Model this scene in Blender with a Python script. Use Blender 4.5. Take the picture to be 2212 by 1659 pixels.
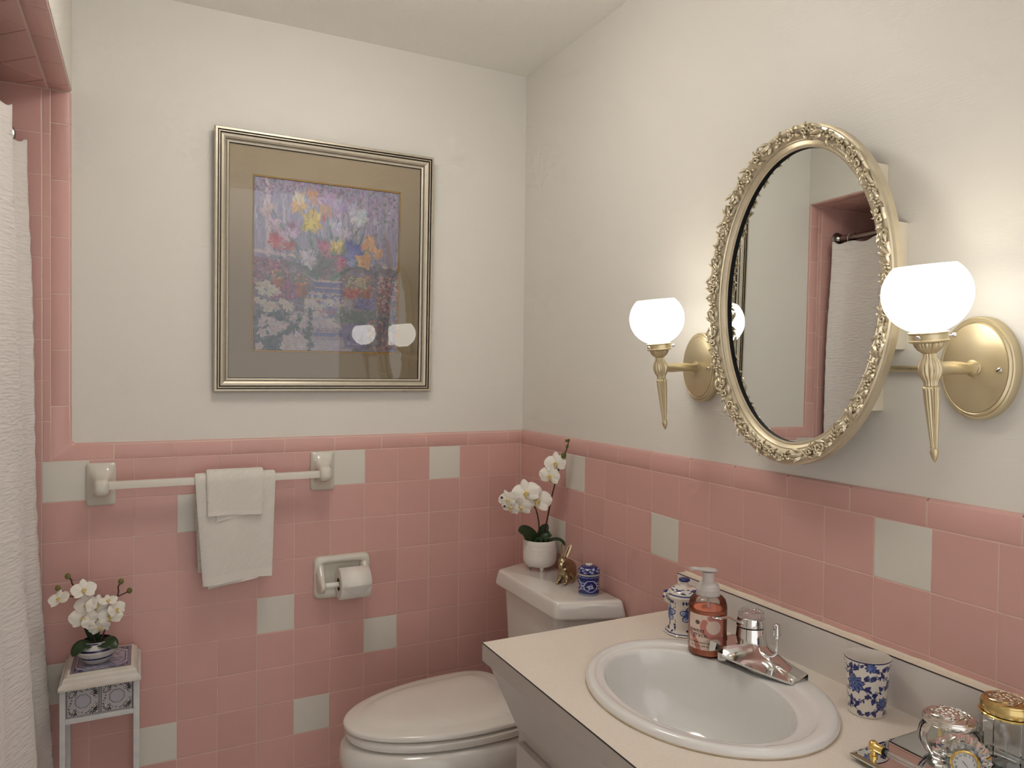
import bpy, bmesh, math, random
import numpy as np
from mathutils import Vector, Matrix

random.seed(7)
rng = np.random.default_rng(11)
PI = math.pi
scene = bpy.context.scene
COL = scene.collection
for _o in list(bpy.data.objects):
    bpy.data.objects.remove(_o)

# ------------------------------------------------------------------ camera, world, exposure
cam_d = bpy.data.cameras.new('camera')
cam_d.sensor_fit = 'HORIZONTAL'
cam_d.sensor_width = 36.0
cam_d.lens = 1576.216 / 2212.0 * 36.0
cam_d.clip_start = 0.02
cam = bpy.data.objects.new('camera', cam_d)
COL.objects.link(cam)
_r = Vector((0.89226326, -0.45136652, 0.01159912))
_u = Vector((-0.00148207, 0.02276134, 0.99973983))
_f = Vector((0.4515131, 0.89204831, -0.01964015))
cam.matrix_world = Matrix(((_r.x, _u.x, -_f.x, -1.20068), (_r.y, _u.y, -_f.y, -2.29432),
                           (_r.z, _u.z, -_f.z, 1.40594), (0, 0, 0, 1)))
scene.camera = cam

world = bpy.data.worlds.new('world')
scene.world = world
world.use_nodes = True
_bg = world.node_tree.nodes['Background']
_bg.inputs[0].default_value = (1.0, 0.98, 0.975, 1)      # even ambient fill, added; comes in through the open side
WORLD_STRENGTH = 1.2
_bg.inputs[1].default_value = WORLD_STRENGTH
FILL_LAMP_STRENGTH = 15.5                            # radiance of the added round fill lamp
GLOBE_STRENGTH = 4.4                                    # radiance of the lit sconce globes
scene.view_settings.view_transform = 'Standard'
scene.view_settings.look = 'None'
scene.view_settings.gamma = 1.0
scene.view_settings.use_curve_mapping = False
scene.view_settings.exposure = 0.10
scene.cycles.use_denoising = True
scene.cycles.use_adaptive_sampling = True
scene.cycles.adaptive_threshold = 0.08
scene.cycles.adaptive_min_samples = 12
scene.cycles.max_bounces = 9
scene.cycles.diffuse_bounces = 4
scene.cycles.glossy_bounces = 5
scene.cycles.transmission_bounces = 9
scene.cycles.transparent_max_bounces = 16
scene.cycles.caustics_reflective = False
scene.cycles.caustics_refractive = False
scene.cycles.sample_clamp_indirect = 6.0


# ------------------------------------------------------------------ helpers
def lin(c):
    return tuple((x / 12.92 if x <= 0.04045 else ((x + 0.055) / 1.055) ** 2.4) for x in c)


def rgb(r, g, b):
    return lin((r / 255.0, g / 255.0, b / 255.0))


MATS = {}


def mat(name, color, rough=0.5, metal=0.0, noise=None, bump=None, coat=0.0, vary=0.0, spec=0.5, trans=0.0, ior=1.45,
        emit=None, emit_strength=0.0, sheen=0.0, sss=0.0, alpha=1.0):
    """Principled material. noise=(scale, amount, colour2), bump=(scale, strength, detail, stretch), vary = per object."""
    if name in MATS:
        return MATS[name]
    m = bpy.data.materials.new(name)
    m.use_nodes = True
    nt = m.node_tree
    p = nt.nodes['Principled BSDF']
    p.inputs['Base Color'].default_value = (*color, 1)
    p.inputs['Roughness'].default_value = rough
    p.inputs['Metallic'].default_value = metal
    p.inputs['Specular IOR Level'].default_value = spec
    p.inputs['IOR'].default_value = ior
    p.inputs['Transmission Weight'].default_value = trans
    p.inputs['Coat Weight'].default_value = coat
    p.inputs['Coat Roughness'].default_value = 0.08
    p.inputs['Sheen Weight'].default_value = sheen
    p.inputs['Subsurface Weight'].default_value = sss
    p.inputs['Subsurface Radius'].default_value = (0.01, 0.006, 0.004)
    p.inputs['Alpha'].default_value = alpha
    if emit:
        p.inputs['Emission Color'].default_value = (*emit, 1)
        p.inputs['Emission Strength'].default_value = emit_strength
    tc = nt.nodes.new('ShaderNodeTexCoord')
    out = None
    if noise:
        n = nt.nodes.new('ShaderNodeTexNoise')
        n.inputs['Scale'].default_value = noise[0]
        n.inputs['Detail'].default_value = 4
        nt.links.new(tc.outputs['Object'], n.inputs['Vector'])
        r = nt.nodes.new('ShaderNodeValToRGB')
        r.color_ramp.elements[0].position = 0.5 - noise[1]
        r.color_ramp.elements[1].position = 0.5 + noise[1]
        r.color_ramp.elements[0].color = (*color, 1)
        r.color_ramp.elements[1].color = (*noise[2], 1)
        nt.links.new(n.outputs['Fac'], r.inputs['Fac'])
        out = r.outputs['Color']
    if vary:
        oi = nt.nodes.new('ShaderNodeObjectInfo')
        mr = nt.nodes.new('ShaderNodeMapRange')
        mr.inputs['To Min'].default_value = 1.0 - vary
        mr.inputs['To Max'].default_value = 1.0 + vary
        nt.links.new(oi.outputs['Random'], mr.inputs['Value'])
        hs = nt.nodes.new('ShaderNodeHueSaturation')
        if out:
            nt.links.new(out, hs.inputs['Color'])
        else:
            hs.inputs['Color'].default_value = (*color, 1)
        nt.links.new(mr.outputs['Result'], hs.inputs['Value'])
        out = hs.outputs['Color']
    if out:
        nt.links.new(out, p.inputs['Base Color'])
    if bump:
        n2 = nt.nodes.new('ShaderNodeTexNoise')
        n2.inputs['Scale'].default_value = bump[0]
        n2.inputs['Detail'].default_value = bump[2] if len(bump) > 2 else 2
        src = tc.outputs['Object']
        if len(bump) > 3:
            mp = nt.nodes.new('ShaderNodeMapping')
            mp.inputs['Scale'].default_value = bump[3]
            nt.links.new(src, mp.inputs['Vector'])
            src = mp.outputs['Vector']
        nt.links.new(src, n2.inputs['Vector'])
        b = nt.nodes.new('ShaderNodeBump')
        b.inputs['Strength'].default_value = bump[1]
        b.inputs['Distance'].default_value = 0.004
        nt.links.new(n2.outputs['Fac'], b.inputs['Height'])
        nt.links.new(b.outputs['Normal'], p.inputs['Normal'])
    MATS[name] = m
    return m


def mat_paint(name, rough=0.3, coat=0.0, metal=0.0):
    """Material that shows a painted decoration stored on the vertices."""
    if name in MATS:
        return MATS[name]
    m = mat(name, (0.8, 0.8, 0.8), rough, metal, coat=coat)
    nt = m.node_tree
    a = nt.nodes.new('ShaderNodeAttribute')
    a.attribute_name = 'paint'
    nt.links.new(a.outputs['Color'], nt.nodes['Principled BSDF'].inputs['Base Color'])
    return m


def mat_pane(name, tint=(1, 1, 1), ior=1.5, boost=1.0):
    """Thin clear pane: clear plus mirror reflection by the Fresnel law."""
    if name in MATS:
        return MATS[name]
    m = bpy.data.materials.new(name)
    m.use_nodes = True
    nt = m.node_tree
    nt.nodes.clear()
    o = nt.nodes.new('ShaderNodeOutputMaterial')
    mx = nt.nodes.new('ShaderNodeMixShader')
    t = nt.nodes.new('ShaderNodeBsdfTransparent')
    t.inputs[0].default_value = (*tint, 1)
    g = nt.nodes.new('ShaderNodeBsdfGlossy')
    g.inputs['Roughness'].default_value = 0.015
    fr = nt.nodes.new('ShaderNodeFresnel')
    fr.inputs['IOR'].default_value = ior
    mu = nt.nodes.new('ShaderNodeMath')
    mu.operation = 'MULTIPLY'
    mu.inputs[1].default_value = boost
    nt.links.new(fr.outputs[0], mu.inputs[0])
    nt.links.new(mu.outputs[0], mx.inputs[0])
    nt.links.new(t.outputs[0], mx.inputs[1])
    nt.links.new(g.outputs[0], mx.inputs[2])
    nt.links.new(mx.outputs[0], o.inputs[0])
    MATS[name] = m
    return m


def link(name, me, material=None, parent=None, smooth=False, matrix=None):
    o = bpy.data.objects.new(name, me)
    COL.objects.link(o)
    if material is not None:
        for mm in (material if isinstance(material, (list, tuple)) else [material]):
            me.materials.append(mm)
    if smooth:
        me.polygons.foreach_set('use_smooth', [True] * len(me.polygons))
        if not isinstance(smooth, bool):
            me.set_sharp_from_angle(angle=smooth)
    if parent is not None:
        o.parent = parent
    if matrix is not None:
        o.matrix_basis = matrix
    return o


def mesh(name, V, F, material=None, parent=None, smooth=False, matrix=None, mi=None):
    me = bpy.data.meshes.new(name)
    me.from_pydata([tuple(map(float, v)) for v in V], [], F)
    me.update()
    o = link(name, me, material, parent, smooth, matrix)
    if mi is not None:
        me.polygons.foreach_set('material_index', mi)
    return o


def bmobj(name, bm, material=None, parent=None, smooth=False, matrix=None):
    bmesh.ops.recalc_face_normals(bm, faces=bm.faces)
    me = bpy.data.meshes.new(name)
    bm.to_mesh(me)
    bm.free()
    return link(name, me, material, parent, smooth, matrix)


def tag(o, label, cat, group=None, kind=None):
    o['label'] = label
    o['category'] = cat
    if group:
        o['group'] = group
    if kind:
        o['kind'] = kind
    return o


def thing(name, label, cat, loc=(0, 0, 0), rz=0.0, group=None):
    o = bpy.data.objects.new(name, None)
    o.empty_display_size = 0.02
    COL.objects.link(o)
    o.location = loc
    o.rotation_euler = (0, 0, rz)
    return tag(o, label, cat, group)


def struct(o):
    o['kind'] = 'structure'
    return o


def copy_tree(o, parent=None):
    c = o.copy()
    COL.objects.link(c)
    c.parent = parent
    for ch in list(o.children):
        copy_tree(ch, c)
    return c


def box_bm(x0, x1, y0, y1, z0, z1, bev=0.0, seg=2, bm=None):
    b2 = bmesh.new()
    vs = [b2.verts.new((x, y, z)) for x in (x0, x1) for y in (y0, y1) for z in (z0, z1)]
    for f in ((0, 1, 3, 2), (4, 6, 7, 5), (0, 4, 5, 1), (2, 3, 7, 6), (0, 2, 6, 4), (1, 5, 7, 3)):
        b2.faces.new([vs[i] for i in f])
    if bev > 0:
        bmesh.ops.bevel(b2, geom=b2.edges[:], offset=bev, segments=seg, affect='EDGES', profile=0.6)
    if bm is None:
        return b2
    me = bpy.data.meshes.new('tmp')
    b2.to_mesh(me)
    b2.free()
    bm.from_mesh(me)
    bpy.data.meshes.remove(me)
    return bm


def box(name, x0, x1, y0, y1, z0, z1, material, parent=None, bev=0.0, seg=2, smooth=None, matrix=None):
    return bmobj(name, box_bm(x0, x1, y0, y1, z0, z1, bev, seg), material, parent,
                 smooth=(0.6 if bev > 0 else False) if smooth is None else smooth, matrix=matrix)


def loft(rings, closed_u=True, cap0=True, cap1=True):
    """rings: list of lists of points, same count -> V, F."""
    n = len(rings[0])
    V = [p for r in rings for p in r]
    F = []
    for i in range(len(rings) - 1):
        for j in range(n if closed_u else n - 1):
            k = (j + 1) % n
            F.append((i * n + j, i * n + k, (i + 1) * n + k, (i + 1) * n + j))
    if cap0:
        F.append(tuple(reversed(range(n))))
    if cap1:
        F.append(tuple(range((len(rings) - 1) * n, len(rings) * n)))
    return V, F


def lathe(prof, n=32, sx=1.0, sy=1.0, fn=None, cap0=True, cap1=True):
    """prof: [(r, z)]. fn(theta, i) -> radius factor."""
    rings = []
    for i, (r, z) in enumerate(prof):
        rings.append([(r * sx * math.cos(2 * PI * j / n) * (fn(2 * PI * j / n, i) if fn else 1),
                       r * sy * math.sin(2 * PI * j / n) * (fn(2 * PI * j / n, i) if fn else 1), z) for j in range(n)])
    return loft(rings, True, cap0, cap1)


def lathe_obj(name, prof, material, parent=None, n=32, matrix=None, smooth=0.7, **kw):
    V, F = lathe(prof, n, **kw)
    return mesh(name, V, F, material, parent, smooth, matrix)


def smooth_path(pts, n=8):
    """Catmull-Rom through points."""
    P = [np.array(p, float) for p in pts]
    if len(P) < 3:
        return [P[0] + (P[-1] - P[0]) * t / n for t in range(n + 1)]
    P = [2 * P[0] - P[1]] + P + [2 * P[-1] - P[-2]]
    out = []
    for i in range(1, len(P) - 2):
        a, b, c, d = P[i - 1], P[i], P[i + 1], P[i + 2]
        for t in range(n):
            s = t / n
            out.append(0.5 * (2 * b + (c - a) * s + (2 * a - 5 * b + 4 * c - d) * s * s + (3 * b - a - 3 * c + d) * s ** 3))
    out.append(P[-2])
    return out


def tube_vf(path, radius, n=8, cap=True):
    """radius: number or list/func(t)."""
    P = [Vector(p) for p in path]
    rings = []
    up = None
    for i, p in enumerate(P):
        t = (P[min(i + 1, len(P) - 1)] - P[max(i - 1, 0)]).normalized()
        if up is None:
            up = t.orthogonal().normalized()
        up = (up - t * up.dot(t)).normalized()
        w = t.cross(up)
        f = i / max(1, len(P) - 1)
        r = radius(f) if callable(radius) else radius
        rings.append([tuple(p + (up * math.cos(2 * PI * k / n) + w * math.sin(2 * PI * k / n)) * r) for k in range(n)])
    return loft(rings, True, cap, cap)


def tube(name, path, radius, material, parent=None, n=8, matrix=None):
    V, F = tube_vf(path, radius, n)
    return mesh(name, V, F, material, parent, 0.9, matrix)


def merge(parts):
    V, F = [], []
    for v, f in parts:
        o = len(V)
        V += list(v)
        F += [tuple(i + o for i in q) for q in f]
    return V, F


def sphere_vf(c, r, nu=12, nv=8):
    rx, ry, rz = (r, r, r) if not isinstance(r, (tuple, list)) else r
    V = [(c[0], c[1], c[2] - rz)]
    for i in range(1, nv):
        a = -PI / 2 + PI * i / nv
        for j in range(nu):
            b = 2 * PI * j / nu
            V.append((c[0] + rx * math.cos(a) * math.cos(b), c[1] + ry * math.cos(a) * math.sin(b), c[2] + rz * math.sin(a)))
    V.append((c[0], c[1], c[2] + rz))
    F = []
    for j in range(nu):
        F.append((0, 1 + (j + 1) % nu, 1 + j))
        F.append((len(V) - 1, len(V) - 1 - nu + j, len(V) - 1 - nu + (j + 1) % nu))
    for i in range(nv - 2):
        for j in range(nu):
            k = (j + 1) % nu
            F.append((1 + i * nu + j, 1 + i * nu + k, 1 + (i + 1) * nu + k, 1 + (i + 1) * nu + j))
    return V, F


def rot_to(axis_from, axis_to):
    return Vector(axis_from).rotation_difference(Vector(axis_to)).to_matrix().to_4x4()


def T(x, y, z):
    return Matrix.Translation((x, y, z))


# ------------------------------------------------------------------ little painter for printed or glazed decoration
class Canvas:
    def __init__(s, w, h, aspect, bg):
        s.w, s.h, s.asp = w, h, aspect          # x in 0..aspect, y in 0..1 (up)
        s.a = np.empty((h, w, 3))
        s.a[:] = np.array(bg) / 255.0
        s.X = (np.arange(w) + 0.5) / w * aspect
        s.Y = (np.arange(h) + 0.5) / h

    def _win(s, x0, x1, y0, y1):
        i0 = max(0, int(x0 / s.asp * s.w) - 1)
        i1 = min(s.w, int(x1 / s.asp * s.w) + 2)
        j0 = max(0, int(y0 * s.h) - 1)
        j1 = min(s.h, int(y1 * s.h) + 2)
        if i1 <= i0 or j1 <= j0:
            return None
        return i0, i1, j0, j1, s.X[None, i0:i1], s.Y[j0:j1, None]

    def _put(s, w, m, c, al):
        i0, i1, j0, j1 = w[:4]
        k = np.clip(m, 0, 1)[..., None] * al
        s.a[j0:j1, i0:i1] = s.a[j0:j1, i0:i1] * (1 - k) + np.array(c) / 255.0 * k

    def ell(s, cx, cy, rx, ry, c, ang=0.0, al=1.0):
        R = max(rx, ry)
        w = s._win(cx - R, cx + R, cy - R, cy + R)
        if w is None:
            return
        dx, dy = w[4] - cx, w[5] - cy
        ca, sa = math.cos(ang), math.sin(ang)
        u, v = (dx * ca + dy * sa) / rx, (-dx * sa + dy * ca) / ry
        d = np.sqrt(u * u + v * v)
        s._put(w, (1 - d) * min(rx, ry) * s.h + 0.5, c, al)

    def poly(s, pts, c, al=1.0):
        xs, ys = [p[0] for p in pts], [p[1] for p in pts]
        w = s._win(min(xs), max(xs), min(ys), max(ys))
        if w is None:
            return
        ins = np.zeros((w[5].shape[0], w[4].shape[1]), bool)
        n = len(pts)
        for i in range(n):
            x1, y1 = pts[i]
            x2, y2 = pts[(i + 1) % n]
            if y1 == y2:
                continue
            cond = ((y1 > w[5]) != (y2 > w[5])) & (w[4] < (x2 - x1) * (w[5] - y1) / (y2 - y1) + x1)
            ins ^= cond
        s._put(w, ins.astype(float), c, al)

    def line(s, pts, wd, c, al=1.0, taper=0.0):
        n = len(pts) - 1
        for i in range(n):
            (x1, y1), (x2, y2) = pts[i], pts[i + 1]
            r = wd / 2 * (1 - taper * (i / max(1, n)))
            w = s._win(min(x1, x2) - r, max(x1, x2) + r, min(y1, y2) - r, max(y1, y2) + r)
            if w is None:
                continue
            dx, dy = x2 - x1, y2 - y1
            L = dx * dx + dy * dy + 1e-12
            t = np.clip(((w[4] - x1) * dx + (w[5] - y1) * dy) / L, 0, 1)
            d = np.sqrt((w[4] - x1 - t * dx) ** 2 + (w[5] - y1 - t * dy) ** 2)
            s._put(w, (r - d) * s.h + 0.5, c, al)

    def curve(s, pts, wd, c, al=1.0, taper=0.0, n=6):
        s.line([tuple(p) for p in smooth_path([(p[0], p[1], 0) for p in pts], n)] if False else
               [(p[0], p[1]) for p in smooth_path([(q[0], q[1], 0) for q in pts], n)], wd, c, al, taper)

    def leaf(s, x, y, ang, L, wd, c, al=1.0, vein=None):
        ca, sa = math.cos(ang), math.sin(ang)
        pts = []
        for t in np.linspace(0, 1, 7):
            pts.append((t * L, wd * math.sin(PI * t ** 0.8)))
        pts += [(p[0], -p[1]) for p in reversed(pts[1:-1])]
        s.poly([(x + a * ca - b * sa, y + a * sa + b * ca) for a, b in pts], c, al)
        if vein:
            s.line([(x, y), (x + L * ca, y + L * sa)], wd * 0.25, vein)

    def sample(s, u, v):
        """bilinear lookup, u,v arrays in 0..1 -> linear colour"""
        fx = np.clip(u * s.w - 0.5, 0, s.w - 1.001)
        fy = np.clip(v * s.h - 0.5, 0, s.h - 1.001)
        i, j = fx.astype(int), fy.astype(int)
        a, b = (fx - i)[:, None], (fy - j)[:, None]
        i2, j2 = np.minimum(i + 1, s.w - 1), np.minimum(j + 1, s.h - 1)
        c = (s.a[j, i] * (1 - a) * (1 - b) + s.a[j, i2] * a * (1 - b) + s.a[j2, i] * (1 - a) * b + s.a[j2, i2] * a * b)
        return np.where(c <= 0.04045, c / 12.92, ((c + 0.055) / 1.055) ** 2.4)


def painted(name, fn, nu, nv, canvas, material, parent=None, closed=False, smooth=True, matrix=None, extra=None):
    """grid surface fn(u, v) (arrays) -> (N,3); colours from canvas"""
    us = np.linspace(0, 1, nu + 1)
    vs = np.linspace(0, 1, nv + 1)
    U, Vv = np.meshgrid(us, vs)
    P = fn(U.ravel(), Vv.ravel())
    idx = np.arange((nu + 1) * (nv + 1)).reshape(nv + 1, nu + 1)
    F = np.stack([idx[:-1, :-1], idx[:-1, 1:], idx[1:, 1:], idx[1:, :-1]], -1).reshape(-1, 4)
    me = bpy.data.meshes.new(name)
    me.from_pydata(P.tolist(), [], F.tolist())
    me.update()
    at = me.color_attributes.new('paint', 'FLOAT_COLOR', 'POINT')
    c = canvas.sample(U.ravel(), Vv.ravel())
    at.data.foreach_set('color', np.concatenate([c, np.ones((len(c), 1))], 1).astype(np.float32).ravel())
    return link(name, me, material, parent, smooth, matrix)


# ------------------------------------------------------------------ shared materials
M_WALL = mat('wall_paint', (0.725, 0.695, 0.635), 0.7, bump=(900, 0.10, 3, (0.25, 0.25, 1)))
M_WALLPAPER = mat('embossed_wallpaper', (0.725, 0.695, 0.635), 0.42, bump=(420, 0.07, 3, (1, 0.10, 1)))
M_CEIL = mat('ceiling_plaster', (0.90, 0.88, 0.82), 0.9, bump=(260, 0.5, 4))
M_PINK = mat('pink_glazed_tile', (0.645, 0.368, 0.322), 0.30, vary=0.035, noise=(14, 0.35, (0.62, 0.360, 0.324)))
M_WHITE_TILE = mat('off_white_glazed_tile', (0.68, 0.65, 0.575), 0.30, vary=0.02)
M_GROUT = mat('grout', (0.74, 0.56, 0.48), 0.9, bump=(400, 0.15))
M_FLOOR = mat('floor_tile', (0.78, 0.75, 0.70), 0.4)
M_CERAMIC = mat('white_ceramic', (0.66, 0.63, 0.55), 0.12, coat=0.4)
M_PORCELAIN = mat('porcelain', (0.71, 0.675, 0.625), 0.12, coat=0.5)
M_CHROME = mat('chrome', (0.75, 0.74, 0.72), 0.06, 1.0)
M_GOLD = mat('polished_gold', (0.83, 0.60, 0.20), 0.15, 1.0)
M_SILVER = mat('silver', (0.72, 0.69, 0.64), 0.16, 1.0)
M_BLACK = mat('black', (0.010, 0.010, 0.012), 0.5, spec=0.15)
M_CHAMP = mat('champagne_metal', (0.60, 0.50, 0.31), 0.36, 0.75, noise=(18, 0.3, (0.66, 0.57, 0.38)), bump=(60, 0.05))
M_CHAMP_FRAME = mat('champagne_gilt', (0.60, 0.52, 0.37), 0.34, 0.7, noise=(30, 0.25, (0.70, 0.62, 0.46)))
M_LEAF = mat('orchid_leaf', (0.016, 0.036, 0.013), 0.32, noise=(40, 0.3, (0.026, 0.052, 0.018)))
M_PETAL = mat('orchid_petal', (0.80, 0.76, 0.68), 0.6, sheen=0.2)
M_STEM = mat('orchid_stem', (0.06, 0.03, 0.02), 0.6)
M_BUD = mat('orchid_bud', (0.16, 0.15, 0.04), 0.5)
M_YELLOW = mat('orchid_throat', (0.70, 0.55, 0.20), 0.6)
M_TERRY = mat('white_terry', (0.76, 0.72, 0.64), 0.95, sheen=0.3)
M_CLEAR = mat('clear_crystal', (0.97, 0.97, 0.95), 0.02, trans=1.0, ior=1.5)

# ------------------------------------------------------------------ room shell
MOD = 0.1095
H0 = 1.145
CAPT = 1.1925
SOF = 2.135
CEIL = 2.44
EDGE = -1.372          # face of the wall around the tub recess
V = lambda i: -0.126 - (i - 1) * MOD
W = lambda i: -0.090 - (i - 1) * MOD

floor = struct(box('floor', -2.3, 0.15, -2.75, 0.15, -0.06, 0.0, M_FLOOR))
ceiling = struct(box('ceiling', -2.3, 0.15, -2.75, 0.15, CEIL, CEIL + 0.08, M_CEIL))
wall_back = struct(box('wall_back', -2.3, 0.15, 0.008, 0.13, 0.0, CEIL, M_WALL))
wall_right = struct(box('wall_right', 0.008, 0.13, -2.75, 0.008, 0.0, CEIL, M_WALLPAPER))
# wall over the tub recess, with the painted face towards the room
wall_left = struct(box('wall_left', -2.2, EDGE, -1.53, 0.008, SOF + 0.006, CEIL, M_WALL))
_w = struct(box('wall_front', -2.2, EDGE, -2.75, -1.53, 0.0, CEIL, M_WALL))
_w = struct(box('wall_alcove', -2.3, -2.2, -1.65, 0.008, 0.0, CEIL, M_WHITE_TILE))

BACKM = Matrix(((1, 0, 0, 0), (0, 0, -1, 0), (0, 1, 0, 0), (0, 0, 0, 1)))
RIGHTM = Matrix(((0, 0, -1, 0), (-1, 0, 0, 0), (0, 1, 0, 0), (0, 0, 0, 1)))
DOWNM = Matrix(((1, 0, 0, 0), (0, -1, 0, 0), (0, 0, -1, 0), (0, 0, 0, 1)))

box('grout_bed', -2.2, 0.008, 0.0009, 0.0085, 0.0, CAPT - 0.004, M_GROUT, wall_back)
box('grout_bed', -2.2, EDGE - 0.003, 0.0009, 0.0085, CAPT - 0.006, SOF + 0.002, M_GROUT, wall_back)
box('grout_bed', 0.0009, 0.0085, -2.75, 0.008, 0.0, CAPT - 0.004, M_GROUT, wall_right)
box('grout_bed', -2.2, EDGE - 0.003, -1.53, 0.0018, SOF + 0.0018, SOF + 0.008, M_GROUT, wall_left)

_tiles = {}


def tile_mesh(w, h, rnd=()):
    """glazed tile, face at n=0, soft edges; rnd: sides with a full bullnose ('t','r')"""
    key = (round(w, 4), round(h, 4), rnd)
    if key in _tiles:
        return _tiles[key]
    g = 0.0008
    x0, x1, y0, y1 = g, w - g, g, h - g
    rings = [(0.0, -0.006), (0.0, -0.0010), (0.0003, -0.0003), (0.0010, 0.0)]
    big = [(0.0, -0.010), (0.0, -0.0075), (0.0022, -0.0028), (0.0075, 0.0)]
    Vv, F = [], []
    for k in range(4):
        i, n = rings[k]
        b, bn = big[k]
        l, bt = x0 + i, y0 + i
        rr = x1 - (b if 'r' in rnd else i)
        tt = y1 - (b if 't' in rnd else i)
        nr, ntp = (bn if 'r' in rnd else n), (bn if 't' in rnd else n)
        Vv += [(l, bt, n), (rr, bt, nr), (rr, tt, min(nr, ntp) if k < 3 else 0.0), (l, tt, ntp)]
    for k in range(3):
        for j in range(4):
            m = (j + 1) % 4
            F.append((k * 4 + j, k * 4 + m, k * 4 + 4 + m, k * 4 + 4 + j))
    F.append((12, 13, 14, 15))
    me = bpy.data.meshes.new('tile')
    me.from_pydata(Vv, [], F)
    me.update()
    me.polygons.foreach_set('use_smooth', [len(rnd) > 0] * len(me.polygons))
    if rnd:
        me.set_sharp_from_angle(angle=0.55)
    me.materials.append(None)
    _tiles[key] = me
    return me


def tile(parent, M0, u, v, w, h, m, rnd=(), rot=0.0, name='tile'):
    o = bpy.data.objects.new(name, tile_mesh(w, h, rnd))
    COL.objects.link(o)
    o.material_slots[0].link = 'OBJECT'
    o.material_slots[0].material = m
    o.parent = parent
    j = Matrix.Rotation(random.uniform(-1, 1) * 0.0012, 4, 'X') @ Matrix.Rotation(random.uniform(-1, 1) * 0.0012, 4, 'Y')
    o.matrix_basis = M0 @ T(u, v, 0) @ Matrix.Rotation(rot, 4, 'Z') @ j
    return o


WB = {(12, 0), (5, 0), (2, 0), (9, 1), (7, 4), (4, 5), (6, 7), (10, 7), (12, 5)}   # (column, row) of off-white tiles
for r in range(10):
    z = H0 - (r + 1) * MOD
    tile(wall_back, BACKM, V(0), z, -V(0) - 0.001, MOD, M_PINK)
    for c in range(0, 16):
        tile(wall_back, BACKM, V(c + 1), z, MOD, MOD, M_WHITE_TILE if (c, r) in WB else M_PINK)
# cap row of the back wall
xs = [0.0] + [-0.0521 - 0.15225 * k for k in range(9)]
for a, b in zip(xs[:-1], xs[1:]):
    tile(wall_back, BACKM, b, H0, a - b, CAPT - H0, M_PINK, ('t',))
# corner piece where the cap turns up along the recess
o = None
bm = bmesh.new()
xl, xm, xr, zb, zm, zt = -1.4195, EDGE, -1.2712, H0 + 0.0009, CAPT, 1.2935
rad = 0.012
arc = [(xm + rad - rad * math.cos(a), zm + rad - rad * math.sin(a)) for a in np.linspace(0, PI / 2, 6)]
outer = [(xl, zb), (xr, zb), (xr, zm)] + [(p[0], p[1]) for p in reversed(arc)] + [(xm, zt), (xl, zt)]
ins = [(xl + .0016, zb + .0016), (xr - .0016, zb + .0016), (xr - .0016, zm - .0075)] + \
      [(p[0] - .0052, p[1] - .0052) for p in reversed(arc)] + [(xm - .0075, zt - .0016), (xl + .0016, zt - .0016)]
n = len(outer)
Vc = [(p[0], 0.010, p[1]) for p in outer] + [(p[0], 0.0062, p[1]) for p in outer] + [(p[0], 0.0, p[1]) for p in ins]
Fc = []
for k in range(2):
    for j in range(n):
        m = (j + 1) % n
        Fc.append((k * n + j, k * n + m, k * n + n + m, k * n + n + j))
Fc.append(tuple(range(2 * n, 3 * n)))
mesh('tile', Vc, Fc, M_PINK, wall_back, 0.9)
# border strip and recess tiles
zs = [1.2943 + 0.15075 * k for k in range(6)] + [SOF - 0.001]
for a, b in zip(zs[:-1], zs[1:]):
    tile(wall_back, BACKM, -1.42, a, EDGE + 1.42, b - a, M_PINK, ('r',))
for k in range(9):
    z0 = H0 + 0.109 * k
    h = 0.109 if k < 8 else SOF - 0.001 - z0
    tile(wall_back, BACKM, -1.4385, z0, 0.0185, h, M_PINK)
    for c in range(13, 17):
        tile(wall_back, BACKM, V(c + 1), z0, MOD, h, M_PINK)

# right wall
WR = {(3, 0), (2, 2), (7, 1), (13, 0)}
for r in range(10):
    z = H0 - 0.002 - (r + 1) * MOD
    for c in range(0, 21):
        if r > 3 and W(c) < -0.98:
            continue
        y0, y1 = (0.0 if c == 0 else W(c)), W(c + 1)
        tile(wall_right, RIGHTM, -y0, z, y0 - y1, MOD, M_WHITE_TILE if (c, r) in WR else M_PINK)
ys = [0.0] + [-0.131 - 0.1525 * k for k in range(14)]
for a, b in zip(ys[:-1], ys[1:]):
    tile(wall_right, RIGHTM, -a, H0 - 0.002, a - b, CAPT + 0.004 - H0, M_PINK, ('t',))

# underside of the recess header: border strip, then tiles laid on the diagonal
DM = Matrix(((1, 0, 0, 0), (0, -1, 0, 0), (0, 0, -1, SOF), (0, 0, 0, 1)))
for k in range(10):
    a = 0.048 + 0.1527 * (k - 1)
    tile(wall_left, DM, -1.424, max(a, 0.001), EDGE + 1.424, a + 0.1527 - max(a, 0.001), M_PINK, ('r',))
S2 = MOD / math.sqrt(2)
XB = -1.4285


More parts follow.
